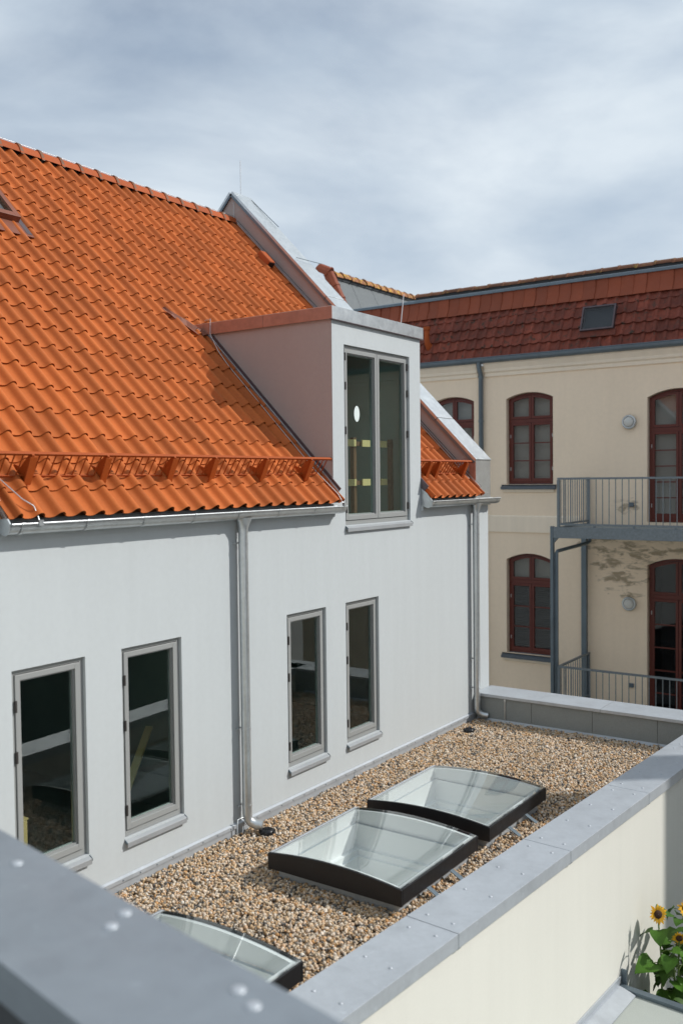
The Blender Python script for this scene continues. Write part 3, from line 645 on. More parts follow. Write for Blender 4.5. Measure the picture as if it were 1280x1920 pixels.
# ---- gravel: tens of thousands of stones in one mesh
def gravel_z(x, y):
    w = math.exp(-((x-2.6)/0.45)**2)*math.exp(-((y-9.0)/0.9)**2)
    return -0.112 - 0.035*w + 0.010*noise.noise((x*1.6, y*1.6, 0))
def gravel():
    base = [(1, 0, 0), (-1, 0, 0), (0, 1, 0), (0, -1, 0), (0, 0, 1), (0, 0, -1)] + [(sx*.64, sy*.64, sz*.64) for sx in (1, -1) for sy in (1, -1) for sz in (1, -1)]
    base = np.array(base)
    fc = []
    for ax in range(3):
        for sg in (1, -1):
            c = {(0, 1): 0, (0, -1): 1, (1, 1): 2, (1, -1): 3, (2, 1): 4, (2, -1): 5}[(ax, sg)]
            cor = [i for i in range(6, 14) if np.sign(base[i][ax]) == sg]
            o1, o2 = [(1, 2), (2, 0), (0, 1)][ax]
            cor.sort(key=lambda i: math.atan2(base[i][o2], base[i][o1]))
            if sg < 0: cor.reverse()
            for k in range(4): fc.append([c, cor[k], cor[(k+1) % 4]])
    fc = np.array(fc)
    pts = []; bx = rng.random((170000, 4))
    for q in bx:
        y = 3.2 + 9.0*q[1]; x = 0.015 + 3.1*q[0]
        pi = PO.x + (y-PO.y)*pdir.x/pdir.y - CW
        if x > pi+0.03 or y > 12.185: continue
        if any(a+0.062 < x < b-0.062 and c+0.062 < y < d-0.062 for a, b, c, d in SK): continue
        if y < 2.54-0.17*x+0.1: continue
        pts.append((x, y, q[2], q[3]))
        if len(pts) >= 84000: break
    n = len(pts); pts = np.array(pts)
    zs = np.array([gravel_z(p[0], p[1]) for p in pts])
    size = 0.0086 + 0.0095*rng.random(n)**1.7
    sc = size[:, None]*np.stack([1.0+0.45*rng.random(n), 0.8+0.35*rng.random(n), 0.55+0.35*rng.random(n)], 1)
    q = rng.normal(size=(n, 4)); q[:, 1:3] *= 0.55; q /= np.linalg.norm(q, axis=1)[:, None]; w, x, y, z = q.T
    Rm = np.stack([1-2*(y*y+z*z), 2*(x*y-z*w), 2*(x*z+y*w), 2*(x*y+z*w), 1-2*(x*x+z*z), 2*(y*z-x*w), 2*(x*z-y*w), 2*(y*z+x*w), 1-2*(x*x+y*y)], 1).reshape(n, 3, 3)
    vb = base[None]*(1+0.22*(rng.random((n, 14, 1))-0.5))*sc[:, None, :]
    vv = np.einsum('nij,nkj->nki', Rm, vb)
    lay = rng.random(n)
    vv += np.stack([pts[:, 0], pts[:, 1], zs-0.02+0.03*lay], 1)[:, None, :]
    ff_ = (fc[None]+14*np.arange(n)[:, None, None]).reshape(-1, 3)
    me = bpy.data.meshes.new('gravel'); nf = len(ff_)
    me.vertices.add(n*14); me.vertices.foreach_set('co', vv.reshape(-1)); me.loops.add(nf*3); me.loops.foreach_set('vertex_index', ff_.reshape(-1).astype(np.int32))
    me.polygons.add(nf); me.polygons.foreach_set('loop_start', np.arange(0, nf*3, 3, dtype=np.int32)); me.polygons.foreach_set('use_smooth', np.ones(nf, bool))
    at = me.attributes.new('tone', 'FLOAT', 'POINT'); at.data.foreach_set('value', np.repeat(rng.random(n), 14).astype(np.float32))
    me.update(calc_edges=True); me.materials.append(MATS['stones'])
    o = link('gravel', me); o['kind'] = 'stuff'; tag(o, 'tan and brown rounded gravel covering the flat roof', 'gravel')
gravel()

# ---- skylights
def skylight(a, b, c, d, label, opener=True):
    cx, cy = (a+b)/2, (c+d)/2; hw, hd = (b-a)/2, (d-c)/2
    t = thing('flat_roof_skylight', label, 'skylight', (cx, cy, -0.165), 'skylights on the gravel roof')
    zc, rise = 0.112, 0.054; n = 16
    top = lambda x, h=0.0: zc + rise*(1-((x-cx)/hw)**2) + h
    # curved end members and straight side members: black outside, white lining inside
    fb = -0.005
    for y0, y1, m in ((c, c+0.026, 'frame_black'), (d-0.026, d, 'frame_black'), (c+0.027, c+0.062, 'white_paint'), (d-0.062, d-0.027, 'white_paint')):
        e = 0.0 if m == 'frame_black' else 0.027
        xs = [a+e+(b-a-2*e)*k/n for k in range(n+1)]
        fe = fb-0.022 if e == 0 else fb
        pts = [(x, y0, top(x, -0.5*e)) for x in xs] + [(b-e, y0, fe), (a+e, y0, fe)]
        MB().prism(pts, (0, y1-y0, 0)).build('end_frame' if e == 0 else 'end_lining', m, t, bevel=0.004 if e == 0 else 0)
    for x0, x1, y0, y1, m in ((a, a+0.026, c+0.0265, d-0.0265, 'frame_black'), (b-0.026, b, c+0.0265, d-0.0265, 'frame_black'), (a+0.027, a+0.062, c+0.0625, d-0.0625, 'white_paint'), (b-0.062, b-0.027, c+0.0625, d-0.0625, 'white_paint')):
        e = 0.0 if m == 'frame_black' else 0.0135
        fe = fb-(0.012 if e == 0 else 0)
        MB().prism([(x0, y0, fe), (x0, y0, top(x0)-e), (x1, y0, top(x1)-e), (x1, y0, fe)], (0, y1-y0, 0)).build('side_frame' if e == 0 else 'side_lining', m, t, bevel=0.004 if e == 0 else 0)
    # black printed border of the glass edge
    gl = MB()
    xs = [a+0.012+(b-a-0.024)*k/20 for k in range(21)]
    up1 = [V(x, 0, top(x, 0.006)) for x in xs]; dn = [V(x, 0, top(x, 0.001)) for x in reversed(xs)]
    ring = up1+dn
    gl.loft([[p+V(0, c+0.01, 0) for p in ring], [p+V(0, d-0.01, 0) for p in ring]]).build('pane', 'glass_clear', t)
    i = 0.07; cb = MB()
    for q in ((a+i, a+i+0.026, c+i, d-i), (b-i-0.026, b-i, c+i, d-i), (a+i+0.026, b-i-0.026, c+i, c+i+0.026), (a+i+0.026, b-i-0.026, d-i-0.026, d-i)): cb.box(*q, -0.40, fb-0.001)
    cb.build('upstand', 'zinc_coping', t)
    sh = MB(); j = 0.0625
    def ringwall(j, z0, z1):
        for p, q in (((a+j, c+j), (b-j, c+j)), ((b-j, c+j), (b-j, d-j)), ((b-j, d-j), (a+j, d-j)), ((a+j, d-j), (a+j, c+j))):
            sh.face([(*p, z0), (*q, z0), (*q, z1), (*p, z1)])
    def ledge(j0, j1, z):
        for x0, x1, y0, y1 in ((a+j0, a+j1, c+j0, d-j0), (b-j1, b-j0, c+j0, d-j0), (a+j1, b-j1, c+j0, c+j1), (a+j1, b-j1, d-j1, d-j0)):
            sh.face([(x0, y0, z), (x1, y0, z), (x1, y1, z), (x0, y1, z)])
    ringwall(j+0.034, -0.24, fb-0.001); ledge(j, j+0.034, fb-0.0015); ledge(j+0.034, j+0.075, -0.24); ringwall(j+0.075, -0.30, -0.24); ledge(j+0.075, j+0.105, -0.30); ringwall(j+0.105, -0.62, -0.30)
    sh.build('light_shaft', 'white_paint', t)
    MB().face([(a+0.1, c+0.1, -0.60), (b-0.1, c+0.1, -0.60), (b-0.1, d-0.1, -0.60), (a+0.1, d-0.1, -0.60)]).build('lower_panel', 'pale_floor', t)
    for yy in (c+0.32*(d-c), c+0.62*(d-c)):
        if opener: MB().beam((b-0.02, yy, -0.012), (b+0.12, yy-0.01, -0.08), 0.05, 0.006).build('hold_down_clip', 'zinc_dark', t)
    return t
skylight(*SK[0], 'black framed domed skylight partly hidden by the blurred foreground parapet')
skylight(*SK[1], 'black framed domed skylight in the middle of the gravel roof')
skylight(*SK[2], 'black framed domed skylight farthest back, behind the middle one')
# ---- leaf strainers by the downpipe feet
def strainer(x, y, label):
    t = thing('drain_strainer', label, 'strainer', (x, y, -0.13), 'black drain strainers in the gravel')
    n = 16; mb = MB(); rings = []
    for r, z in ((0.075, -0.12), (0.075, -0.075), (0.06, -0.055), (0.0, -0.045)): rings.append([V(x+r*math.cos(2*math.pi*k/n), y+r*math.sin(2*math.pi*k/n), z) for k in range(n)])
    mb.loft(rings, caps=False).build('cup', 'rubber_black', t)
    for k in range(12):
        an = 2*math.pi*k/12; MB().beam((x+0.02*math.cos(an), y+0.02*math.sin(an), -0.043), (x+0.082*math.cos(an), y+0.082*math.sin(an), -0.075), 0.008, 0.012).build('rib', 'rubber_black', t)
strainer(0.275, 7.06, 'black drain strainer in the gravel below the nearer downpipe'); strainer(0.27, 11.46, 'black drain strainer in the gravel near the far downpipe')

# ================================================================== foreground parapet of the camera's terrace
fdir = Vector((math.cos(R(-9.63)), math.sin(R(-9.63)), 0)); fn = Vector((-fdir.y, fdir.x, 0))     # fn points away (+y)
FO = Vector((3.252, 1.985, 0))
def FP(t, n, z): p = FO + fdir*t + fn*n; return V(p.x, p.y, z)
TP = thing('terrace_parapet', 'blurred grey metal parapet coping in the near foreground', 'parapet', (4, 1.6, -3.9))
MB().prism([FP(-3.2, -0.03, -3.9), FP(9, -0.03, -3.9), FP(9, -0.39, -3.9), FP(-3.2, -0.39, -3.9)], (0, 0, 6.05)).build('wall', 'cream_render', TP)
for a, b in ((-3.2, -0.55), (-0.55, 2.9), (2.9, 6.0), (6.0, 9.0)):
    op = coping_panel(FP, a, b, 0.42, 2.2, 0.11, TP, screws=False, mname='zinc_coping_dark')
    if a == -0.55:
        fm = dome_mesh('coping_screw', 0.021, 0.007, 'zinc_coping')
        for tn in ((0.33, -0.10), (0.89, -0.05), (0.93, -0.12), (1.44, -0.08), (1.52, -0.10), (0.40, -0.33), (1.9, -0.33)): link('coping_screw', fm, op, Matrix.Translation(FP(tn[0], tn[1], 2.2005)))
MB().prism([FP(-3.2, -0.395, 1.5), FP(9, -0.395, 1.5), FP(9, -0.41, 1.5), FP(-3.2, -0.41, 1.5)], (0, 0, 0.62)).build('inner_lining', 'asphalt_dark', TP)
tf = MB().prism([FP(-3.2, -0.412, 1.55), FP(9, -0.412, 1.55), V(13, -4, 1.55), V(0.5, -4, 1.55)], (0, 0, 0.05)).build('terrace_floor', 'felt_grey'); struct(tf)
TH = thing('light_bounce_house', 'white house added behind the terrace, outside the picture, to bounce light', 'house', (6, -6, -3.9))  # unseen house added to bounce sunlight onto the shaded beige front
MB().box(-8, 14, -12, -4, -3.9, 6.5).build('wall', 'white_paint', TH)
MB().box(5.2, 6.6, -3.999, -3.95, 1.62, 3.8).build('door', 'window_grey', TH)
MB().prism([(-8.3, -12.3, 6.5), (-8.3, -3.7, 6.5), (-8.3, -8, 10)], (22.6, 0, 0)).build('roof', 'old_red_tile', TH)

# ================================================================== lean-to roof and sunflowers
LT = thing('lean_to_roof', 'small flat grey felt roof with metal edging against the cream wall', 'roof', (4.2, 7, -3.9))
lz = -1.40
te = 1.07      # far end along the cream wall
a0, a1 = PP(-6, -0.028, lz), PP(te, -0.028, lz)
MB().prism([PP(-6, -0.028, lz-0.12), PP(te, -0.028, lz-0.12), PP(te, 1.9, lz-0.12), PP(-6, 1.9, lz-0.12)], (0, 0, 0.12)).build('felt_sheet', 'felt_green', LT)
MB().prism([PP(-6, -0.0285, lz), PP(-6, -0.012, lz+0.115), PP(-6, -0.028, lz+0.115)], pdir*(6+te)).build('wall_flashing', 'zinc_coping', LT)
MB().prism([PP(-6, -0.0285, lz+0.003), PP(-6, 0.15, lz+0.003), PP(-6, 0.15, lz+0.012), PP(-6, 0.0, lz+0.05), PP(-6, -0.0285, lz+0.05)], pdir*(5.95+te)).build('flashing_apron', 'zinc_coping', LT)
MB().prism([PP(te-0.045, -0.02, lz-0.13), PP(te+0.03, -0.02, lz-0.13), PP(te+0.03, -0.02, lz+0.035), PP(te-0.045, -0.02, lz+0.035)], pn*1.95).build('edge_trim', 'zinc_dark', LT, bevel=0.004)
MB().prism([PP(te+0.032, -0.026, lz-0.1), PP(te+0.05, -0.026, lz-0.1), PP(te+0.05, -0.026, lz+0.17), PP(te+0.032, -0.026, lz+0.17)], pn*0.05).build('edge_stop', 'zinc_dark', LT)
for tq in (-5, 0.5):
    MB().prism([PP(tq, 1.75, -3.9), PP(tq+0.1, 1.75, -3.9), PP(tq+0.1, 1.85, -3.9), PP(tq, 1.85, -3.9)], (0, 0, 2.37)).build('post', 'timber_brown', LT)

def leaf_mesh():
    pts = []; outl = [(0, 0.0), (0.25, -0.10), (0.52, -0.04), (0.60, 0.18), (0.50, 0.45), (0.30, 0.75), (0.0, 1.08)]
    v = []; f = []
    for k, (x, y) in enumerate(outl):
        v += [(-x, y, 0.10*x*x*4 - 0.25*y*y + (0.03 if k % 2 else -0.02)), (-x*0.5, y*0.98+0.01, 0.02-0.25*y*y), (0, y*0.98+0.02, -0.02-0.25*y*y), (x*0.5, y*0.98+0.01, 0.02-0.25*y*y), (x, y, 0.10*x*x*4-0.25*y*y - (0.03 if k % 2 else -0.02))]
    for k in range(len(outl)-1):
        for j in range(4): f.append([5*k+j, 5*k+j+1, 5*k+5+j+1, 5*k+5+j])
    me = bpy.data.meshes.new('leaf'); me.from_pydata(v, [], f); me.polygons.foreach_set('use_smooth', [True]*len(f)); me.materials.append(MATS['leaf_green']); return me
leafm = leaf_mesh()
def petal_mesh():
    v = [(0, -0.12, 0), (0, 0.12, 0), (0.55, 0.2, 0.08), (0.55, -0.2, 0.08), (1, 0, 0.0)]; f = [[0, 3, 2, 1], [3, 4, 2]]
    me = bpy.data.meshes.new('petal'); me.from_pydata(v, [], f); me.materials.append(MATS['petal_yellow']); return me
petm = petal_mesh()
def sunflower(x, y, h, label, flower=True, nl=13, fs=0.075, face=(0.6, -0.75, 0.25), seed=1):
    rd = random.Random(seed); t = thing('sunflower_plant', label, 'sunflower', (x, y, -3.9), 'sunflowers by the cream wall')
    top = V(x + rd.uniform(-.08, .08), y+rd.uniform(-.08, .08), h)
    pth = [V(x, y, -3.9), V(x+rd.uniform(-.03, .03), y+rd.uniform(-.03, .03), -2.6), V(x+rd.uniform(-.04, .04), y+rd.uniform(-.04, .04), h-0.5), top]
    MB().tube(pth, [0.017, 0.014, 0.010, 0.007], 7).build('stem', 'stem_green', t)
    for k in range(nl):
        f = (k+0.5)/nl; z = h-0.05 - (1-f)**1.3*1.5; an = k*2.4+rd.uniform(-.5, .5); ln_ = rd.uniform(0.15, 0.25)*(1.1-0.45*f)
        seg = pth[3] if z > h-0.3 else pth[2]
        base = V(pth[2].x+(top.x-pth[2].x)*max(0, (z-(h-0.5))/0.5), pth[2].y+(top.y-pth[2].y)*max(0, (z-(h-0.5))/0.5), z)
        tip = base + V(math.cos(an), math.sin(an), 0.45)*0.11
        MB().tube([base, (base+tip)/2+V(0, 0, 0.015), tip], 0.0045, 5).build('leaf_stalk', 'stem_green', t)
        M = Matrix.Translation(tip) @ Matrix.Rotation(an-math.pi/2, 4, 'Z') @ Matrix.Rotation(R(rd.uniform(-55, 5)), 4, 'X') @ Matrix.Rotation(R(rd.uniform(-20, 20)), 4, 'Y') @ Matrix.Scale(ln_, 4)
        link('leaf', leafm, t, M)
    if flower:
        fd = Vector(face).normalized(); Q = fd.to_track_quat('Z', 'Y').to_matrix().to_4x4(); Mh = Matrix.Translation(top) @ Q
        disc = MB(); n = 14
        disc.loft([[V(r*math.cos(2*math.pi*k/n), r*math.sin(2*math.pi*k/n), z) for k in range(n)] for r, z in ((fs*.5, -0.02), (fs*0.55, 0.008), (fs*.35, 0.02), (0.001, 0.022))], caps=False)
        fl_ = disc.build('flower_head', 'seed_brown', t, matrix=Mh)
        for k in range(17):
            link('petal', petm, fl_, Matrix.Rotation(2*math.pi*k/17, 4, 'Z') @ Matrix.Translation((fs*.45, 0, 0)) @ Matrix.Rotation(R(rd.uniform(-30, 10)), 4, 'Y') @ Matrix.Scale(fs*rd.uniform(.75, 1.0), 4))
    return t
sunflower(3.62, 8.93, -0.80, 'tallest sunflower with one round yellow bloom against the cream wall', seed=3, nl=12, fs=0.072)
sunflower(3.72, 9.25, -0.84, 'sunflower at the right picture edge behind the tallest one', seed=5, nl=26, face=(0.8, -0.3, 0.3))
sunflower(3.80, 8.95, -1.02, 'sunflower with small orange yellow bloom right of the tallest one', seed=8, nl=26, fs=0.06, face=(0.3, -0.8, -0.2))
sunflower(3.74, 8.92, -1.12, 'leafy sunflower with a drooping brown head beside the lean to roof', seed=11, nl=24, flower=False)
sunflower(3.95, 9.15, -0.98, 'sunflower farthest from the cream wall', seed=14, nl=26, fs=0.07)

# ================================================================== beige house
BH = thing('beige_house', 'old beige plastered house with arched red windows and dark red mansard roof', 'house', (-2, 23, -3.9))
YF = 20.0
OPEN = [(-5.07, -3.92, 3.25, 5.24, 0.13), (-3.09, -1.945, 3.25, 5.24, 0.13), (-3.10, -1.945, -0.70, 1.50, 0.15), (0.17, 1.42, 2.42, 5.09, 0.16), (0.17, 1.42, -1.95, 1.50, 0.16), (-5.07, -3.92, -0.70, 1.50, 0.15)]
def arch_z(o, x):
    xl, xr, zb, zs, rise = o; u = (x-(xl+xr)/2)/((xr-xl)/2); return zs + rise*(1-u*u)
fac = MB(); NA = 12; xs = {-9.0, 9.0}
for o in OPEN:
    for k in range(NA+1): xs.add(round(o[0]+(o[1]-o[0])*k/NA, 5))
xs = sorted(xs); ZB, ZT = -3.9, 6.05
for xa, xb in zip(xs, xs[1:]):
    m = (xa+xb)/2; ops = sorted([o for o in OPEN if o[0] < m < o[1]], key=lambda o: o[2]); z0a = z0b = ZB
    for o in ops:
        fac.face([(xa, YF, z0a), (xb, YF, z0b), (xb, YF, o[2]), (xa, YF, o[2])])
        z0a, z0b = arch_z(o, xa), arch_z(o, xb)
        fac.face([(xa, YF, z0a), (xb, YF, z0b), (xb, YF+0.22, z0b), (xa, YF+0.22, z0a)])
        fac.face([(xa, YF, o[2]), (xb, YF, o[2]), (xb, YF+0.22, o[2]), (xa, YF+0.22, o[2])])
    fac.face([(xa, YF, z0a), (xb, YF, z0b), (xb, YF, ZT), (xa, YF, ZT)])
for o in OPEN:
    for x in (o[0], o[1]): fac.face([(x, YF, o[2]), (x, YF+0.22, o[2]), (x, YF+0.22, o[3]), (x, YF, o[3])])
fac.face([(-9, YF, ZB), (-9, YF, ZT), (-9, 30, ZT), (-9, 30, ZB)]); fac.face([(9, YF, ZB), (9, YF, ZT), (9, 30, ZT), (9, 30, ZB)])
fac.build('wall', 'beige_render', BH)
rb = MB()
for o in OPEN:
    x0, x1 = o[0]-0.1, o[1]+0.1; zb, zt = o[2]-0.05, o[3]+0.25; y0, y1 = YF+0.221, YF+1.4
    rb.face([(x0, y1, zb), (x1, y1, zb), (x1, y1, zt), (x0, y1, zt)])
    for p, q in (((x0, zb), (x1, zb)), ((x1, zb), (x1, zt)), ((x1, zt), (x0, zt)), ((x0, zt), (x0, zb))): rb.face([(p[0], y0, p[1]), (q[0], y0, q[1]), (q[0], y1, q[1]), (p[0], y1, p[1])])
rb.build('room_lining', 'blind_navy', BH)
# cornice and string course in steps
def course(name, prof, x0=-9.0, x1=9.0, m='beige_trim'):
    return MB().prism([(x0, YF-n, z) for n, z in prof], (x1-x0, 0, 0)).build(name, m, BH)
CP = [(0.0, 5.79), (0.035, 5.79), (0.035, 5.87), (0.075, 5.90), (0.075, 5.96), (0.13, 6.06), (0.13, 6.10), (0, 6.10)]
course('cornice', CP, -9, -3.80); course('cornice', CP, -3.61, 9)
course('cornice_cap', [(0.0, 6.101), (0.165, 6.101), (0.165, 6.125), (0, 6.14)], m='zinc_dark')
course('string_course', [(0.0, 2.14), (0.03, 2.14), (0.03, 2.50), (0.0, 2.53)], -9, -1.3)

def arched_outline(xl, xr, zb, zs, rise, n=12):
    return [(xl, zb), (xr, zb)] + [(xr+(xl-xr)*k/n, zs + rise*(1-((xr+(xl-xr)*k/n-(xl+xr)/2)/((xr-xl)/2))**2)) for k in range(n+1)]
def ring_y(name, outl, inl, y0, y1, material, parent, bevel=0):
    mb = MB(); a = [V(x, y0, z) for x, z in outl]; b = [V(x, y0, z) for x, z in inl]; c = [V(x, y1, z) for x, z in inl]; d = [V(x, y1, z) for x, z in outl]
    n = len(a)
    for p, q in ((a, b), (b, c), (d, a)):
        for k in range(n): mb.face([p[k], p[(k+1) % n], q[(k+1) % n], q[k]])
    return mb.build(name, material, parent, bevel=bevel)
def arched_window(o, rows, tz, name, curtain, blinds=False, sill=True, tilt=0.0, panel=0.0):
    xl, xr, zb, zs, rise = o; xl += 0.012; xr -= 0.012; zb += 0.01; zs -= 0.01
    y = YF+0.13; ft = 0.05
    zat = lambda x: zs + rise*(1-((x-(xl+xr)/2)/((xr-xl)/2))**2)
    w = ring_y(name, arched_outline(xl, xr, zb, zs, rise), arched_outline(xl+ft, xr-ft, zb+ft, zs-ft*0.9, rise), y, y+0.08, 'wood_red', BH)
    cx = (xl+xr)/2
    MB().box(xl+ft, xr-ft, y+0.0, y+0.075, tz-0.045, tz+0.045).build('transom', 'wood_red', w, bevel=0.006)
    st = 0.055
    for a, b in ((xl+ft+0.004, cx-0.004), (cx+0.004, xr-ft-0.004)):
        # lower sash
        s = MB(); za, zc_ = zb+ft+0.004, tz-0.049
        s.box(a, a+st, y-0.012, y+0.05, za, zc_); s.box(b-st, b, y-0.012, y+0.05, za, zc_); s.box(a+st, b-st, y-0.012, y+0.05, za, za+st+0.02+panel); s.box(a+st, b-st, y-0.012, y+0.05, zc_-st, zc_)
        sa = s.build('sash', 'wood_red', w, bevel=0.005)
        p0, p1 = za+st+0.02+panel, zc_-st
        for k in range(1, rows):
            zz = p0+(p1-p0)*k/rows; MB().box(a+st, b-st, y-0.005, y+0.04, zz-0.013, zz+0.013).build('glazing_bar', 'wood_red', w)
        for k in range(rows):
            za_, zb_ = p0+(p1-p0)*k/rows+0.01, p0+(p1-p0)*(k+1)/rows-0.01
            MB().box(a+st-0.004, b-st+0.004, y+0.017, y+0.022, za_, zb_).build('pane', 'glass_grey', w)
        # top light
        za, aa, bb = tz+0.049, a, b
        def outl(ins):
            return [(aa+ins, za+ins), (bb-ins, za+ins)] + [(bb-ins+(aa-bb+2*ins)*k/8, zat(bb-ins+(aa-bb+2*ins)*k/8)-ft-0.004-ins*0.95) for k in range(9)]
        dy = -0.012
        tl = ring_y('top_light', outl(0.0), outl(0.055), y+dy, y+0.05, 'wood_red', w)
        MB().prism([(x, y+0.017, z) for x, z in outl(0.05)], (0, 0.005, 0)).build('pane', 'glass_grey', w)
        for hz in (zb+0.35, tz-0.35): MB().tube([((a-0.006) if a < cx-0.1 else (b+0.006), y-0.014, hz-0.04), ((a-0.006) if a < cx-0.1 else (b+0.006), y-0.014, hz+0.04)], 0.01, 6).build('hinge', 'zinc', w)
    if curtain: MB().box(xl, xr, y+0.14, y+0.15, zb, zs+rise).build('curtain', 'curtain', w)
    if blinds:
        MB().box(xl, xr, y+0.14, y+0.15, tz, zs+rise).build('curtain', 'curtain', w)
        z = zb+0.03
        while z < tz: MB().prism([(xl+0.02, y+0.11, z), (xl+0.02, y+0.14, z+0.035), (xl+0.02, y+0.142, z+0.032), (xl+0.02, y+0.112, z-0.003)], (xr-xl-0.04, 0, 0)).build('blind_slat', 'blind_navy', w); z += 0.05
    if sill:
        x0, x1 = o[0]-0.11, o[1]+0.08
        MB().prism([(x0, YF+0.13, o[2]+0.012), (x0, YF-0.10, o[2]-0.055), (x0, YF-0.10, o[2]-0.115), (x0, YF-0.0, o[2]-0.115), (x0, YF+0.0, o[2]-0.002), (x0, YF+0.13, o[2]-0.002)], (x1-x0, 0, 0)).build('window_sill', 'sill_slate', w, bevel=0.006)
        MB().prism([(x0+0.04, YF-0.001, o[2]-0.116), (x0+0.04, YF-0.06, o[2]-0.116), (x0+0.04, YF-0.045, o[2]-0.17), (x0+0.04, YF-0.001, o[2]-0.19)], (x1-x0-0.08, 0, 0)).build('sill_moulding', 'beige_trim', w)
    return w
arched_window(OPEN[0], 3, 4.72, 'window', True); arched_window(OPEN[1], 3, 4.72, 'window', True)
arched_window(OPEN[2], 3, 0.98, 'window', False, True, sill=True); arched_window(OPEN[5], 3, 0.98, 'window', True)
arched_window(OPEN[3], 5, 4.40, 'balcony_door', True, sill=False, panel=0.05); arched_window(OPEN[4], 5, 0.82, 'balcony_door', False, sill=False, panel=0.05)

# roof of the beige house: steep tiled slope, flared top band, flat top
SL = R(68); rz0, ry0 = 6.20, YF-0.06
sdir = V(0, math.cos(SL), math.sin(SL)); snrm = V(0, -math.sin(SL), math.cos(SL))
def BP(s, x, n): return V(x, ry0, rz0) + sdir*s + snrm*n
slen = 1.33
RF = MB().prism([BP(0, -9.2, -0.02), BP(slen, -9.2, -0.02), BP(slen, -9.2, -0.06), BP(0, -9.2, -0.06)], (18.4, 0, 0)).build('mansard_roof', 'old_red_tile', BH)
PROF2 = [(0.0, 0.020), (0.10, 0.004), (0.28, 0.0), (0.48, 0.004), (0.62, 0.018), (0.74, 0.040), (0.85, 0.050), (0.94, 0.044), (1.0, 0.030), (1.04, 0.014)]
TW = 0.235
bt, *_ = tile_mesh('mansard_tile', 'old_red_tile', PROF2, TW, length=0.36, lift=0.05, th=0.032)
cnt = 0; x = -7.6
Mb = Matrix(((1, 0, 0, 0), (0, sdir.y, snrm.y, 0), (0, sdir.z, snrm.z, 0), (0, 0, 0, 1)))
RWX = (-1.31, -0.56); RWS = (0.42, 1.02)
for r in range(5):
    x = -7.4
    s = 0.0 + 0.27*r
    while x < 2.9:
        if not (RWX[0]+0.0 < x+TW/2 < RWX[1]-0.0 and RWS[0]-0.25 < s < RWS[1]-0.05):
            p = BP(s+random.uniform(-.008, .008), x, random.uniform(-.004, .004))
            link('mansard_tile', bt, RF, Matrix.Translation(p) @ Mb @ Matrix.Diagonal((1, 0.5 if r == 4 else 1, 1 if r < 4 else 0.7, 1)) @ Matrix.Rotation(random.uniform(-.02, .02), 4, 'Z') @ Matrix.Rotation(random.uniform(-.012, .012), 4, 'X')); cnt += 1
        x += TW
# flared orange band tiles
btop = BP(slen, 0, 0)
fb = MB(); fl_prof = [(btop.y-0.085, btop.z-0.055), (btop.y-0.045, btop.z+0.03), (btop.y+0.01, btop.z+0.13), (btop.y+0.04, btop.z+0.25), (btop.y+0.05, btop.z+0.40)]
FW = 0.285
def flare_mesh():
    mb = MB(); n = len(fl_prof)
    rows = [[V(u*FW, y-0.010*math.sin(math.pi*min(max(u, 0), 1))*1.0 - 0.012*u, z) for y, z in fl_prof] for u in (0, 0.25, 0.5, 0.75, 1.0)]
    mb.loft(rows, closed=False, caps=False)
    mb.loft([rows[-1], [V(p.x, p.y+0.03, p.z) for p in rows[-1]]], closed=False, caps=False, smooth=False)
    mb.loft([[r[0] for r in rows], [V(r[0].x, r[0].y+0.03, r[0].z-0.004) for r in rows]], closed=False, caps=False, smooth=False)
    me = bpy.data.meshes.new('band_tile'); me.from_pydata(mb.v, [], mb.f); me.polygons.foreach_set('use_smooth', mb.sm); me.materials.append(MATS['flare_tile']); return me
fm_ = flare_mesh(); x = -9.1
while x < 4.0:
    link('band_tile', fm_, RF, Matrix.Translation((x, random.uniform(-.006, .006), random.uniform(-.005, .005)))); x += FW
yt, zt = fl_prof[-1]
MB().prism([(-9.2, yt-0.05, zt-0.005), (-9.2, yt-0.05, zt+0.055), (-9.2, yt+0.05, zt+0.09), (-9.2, yt+0.05, zt-0.005)], (18.4, 0, 0)).build('roof_edge_strip', 'zinc_dark', RF)
MB().prism([(-9.2, yt+0.051, zt-0.01), (-9.2, yt+0.051, zt+0.03), (-9.2, yt+9, zt+0.03), (-9.2, yt+9, zt-0.01)], (18.4, 0, 0)).build('flat_roof_top', 'asphalt_dark', RF)
mr_ = ridge_mesh('edge_ridge_tile', 'moss_tile', 0.40, 0.13, 0.07, 0.02)
for x0 in np.arange(-5.9, 3.2, 0.40):
    link('edge_ridge_tile', mr_, RF, Matrix.Translation((x0, yt+0.30, zt+0.235+random.uniform(-.008, .01))) @ Matrix.Rotation(R(-90)+random.uniform(-.03, .03), 4, 'Z') @ Matrix.Rotation(random.uniform(-.02, .02), 4, 'X'))
MB().box(-5.9, 3.3, yt+0.20, yt+0.42, zt+0.03, zt+0.22).build('ridge_bedding', 'asphalt_dark', RF)
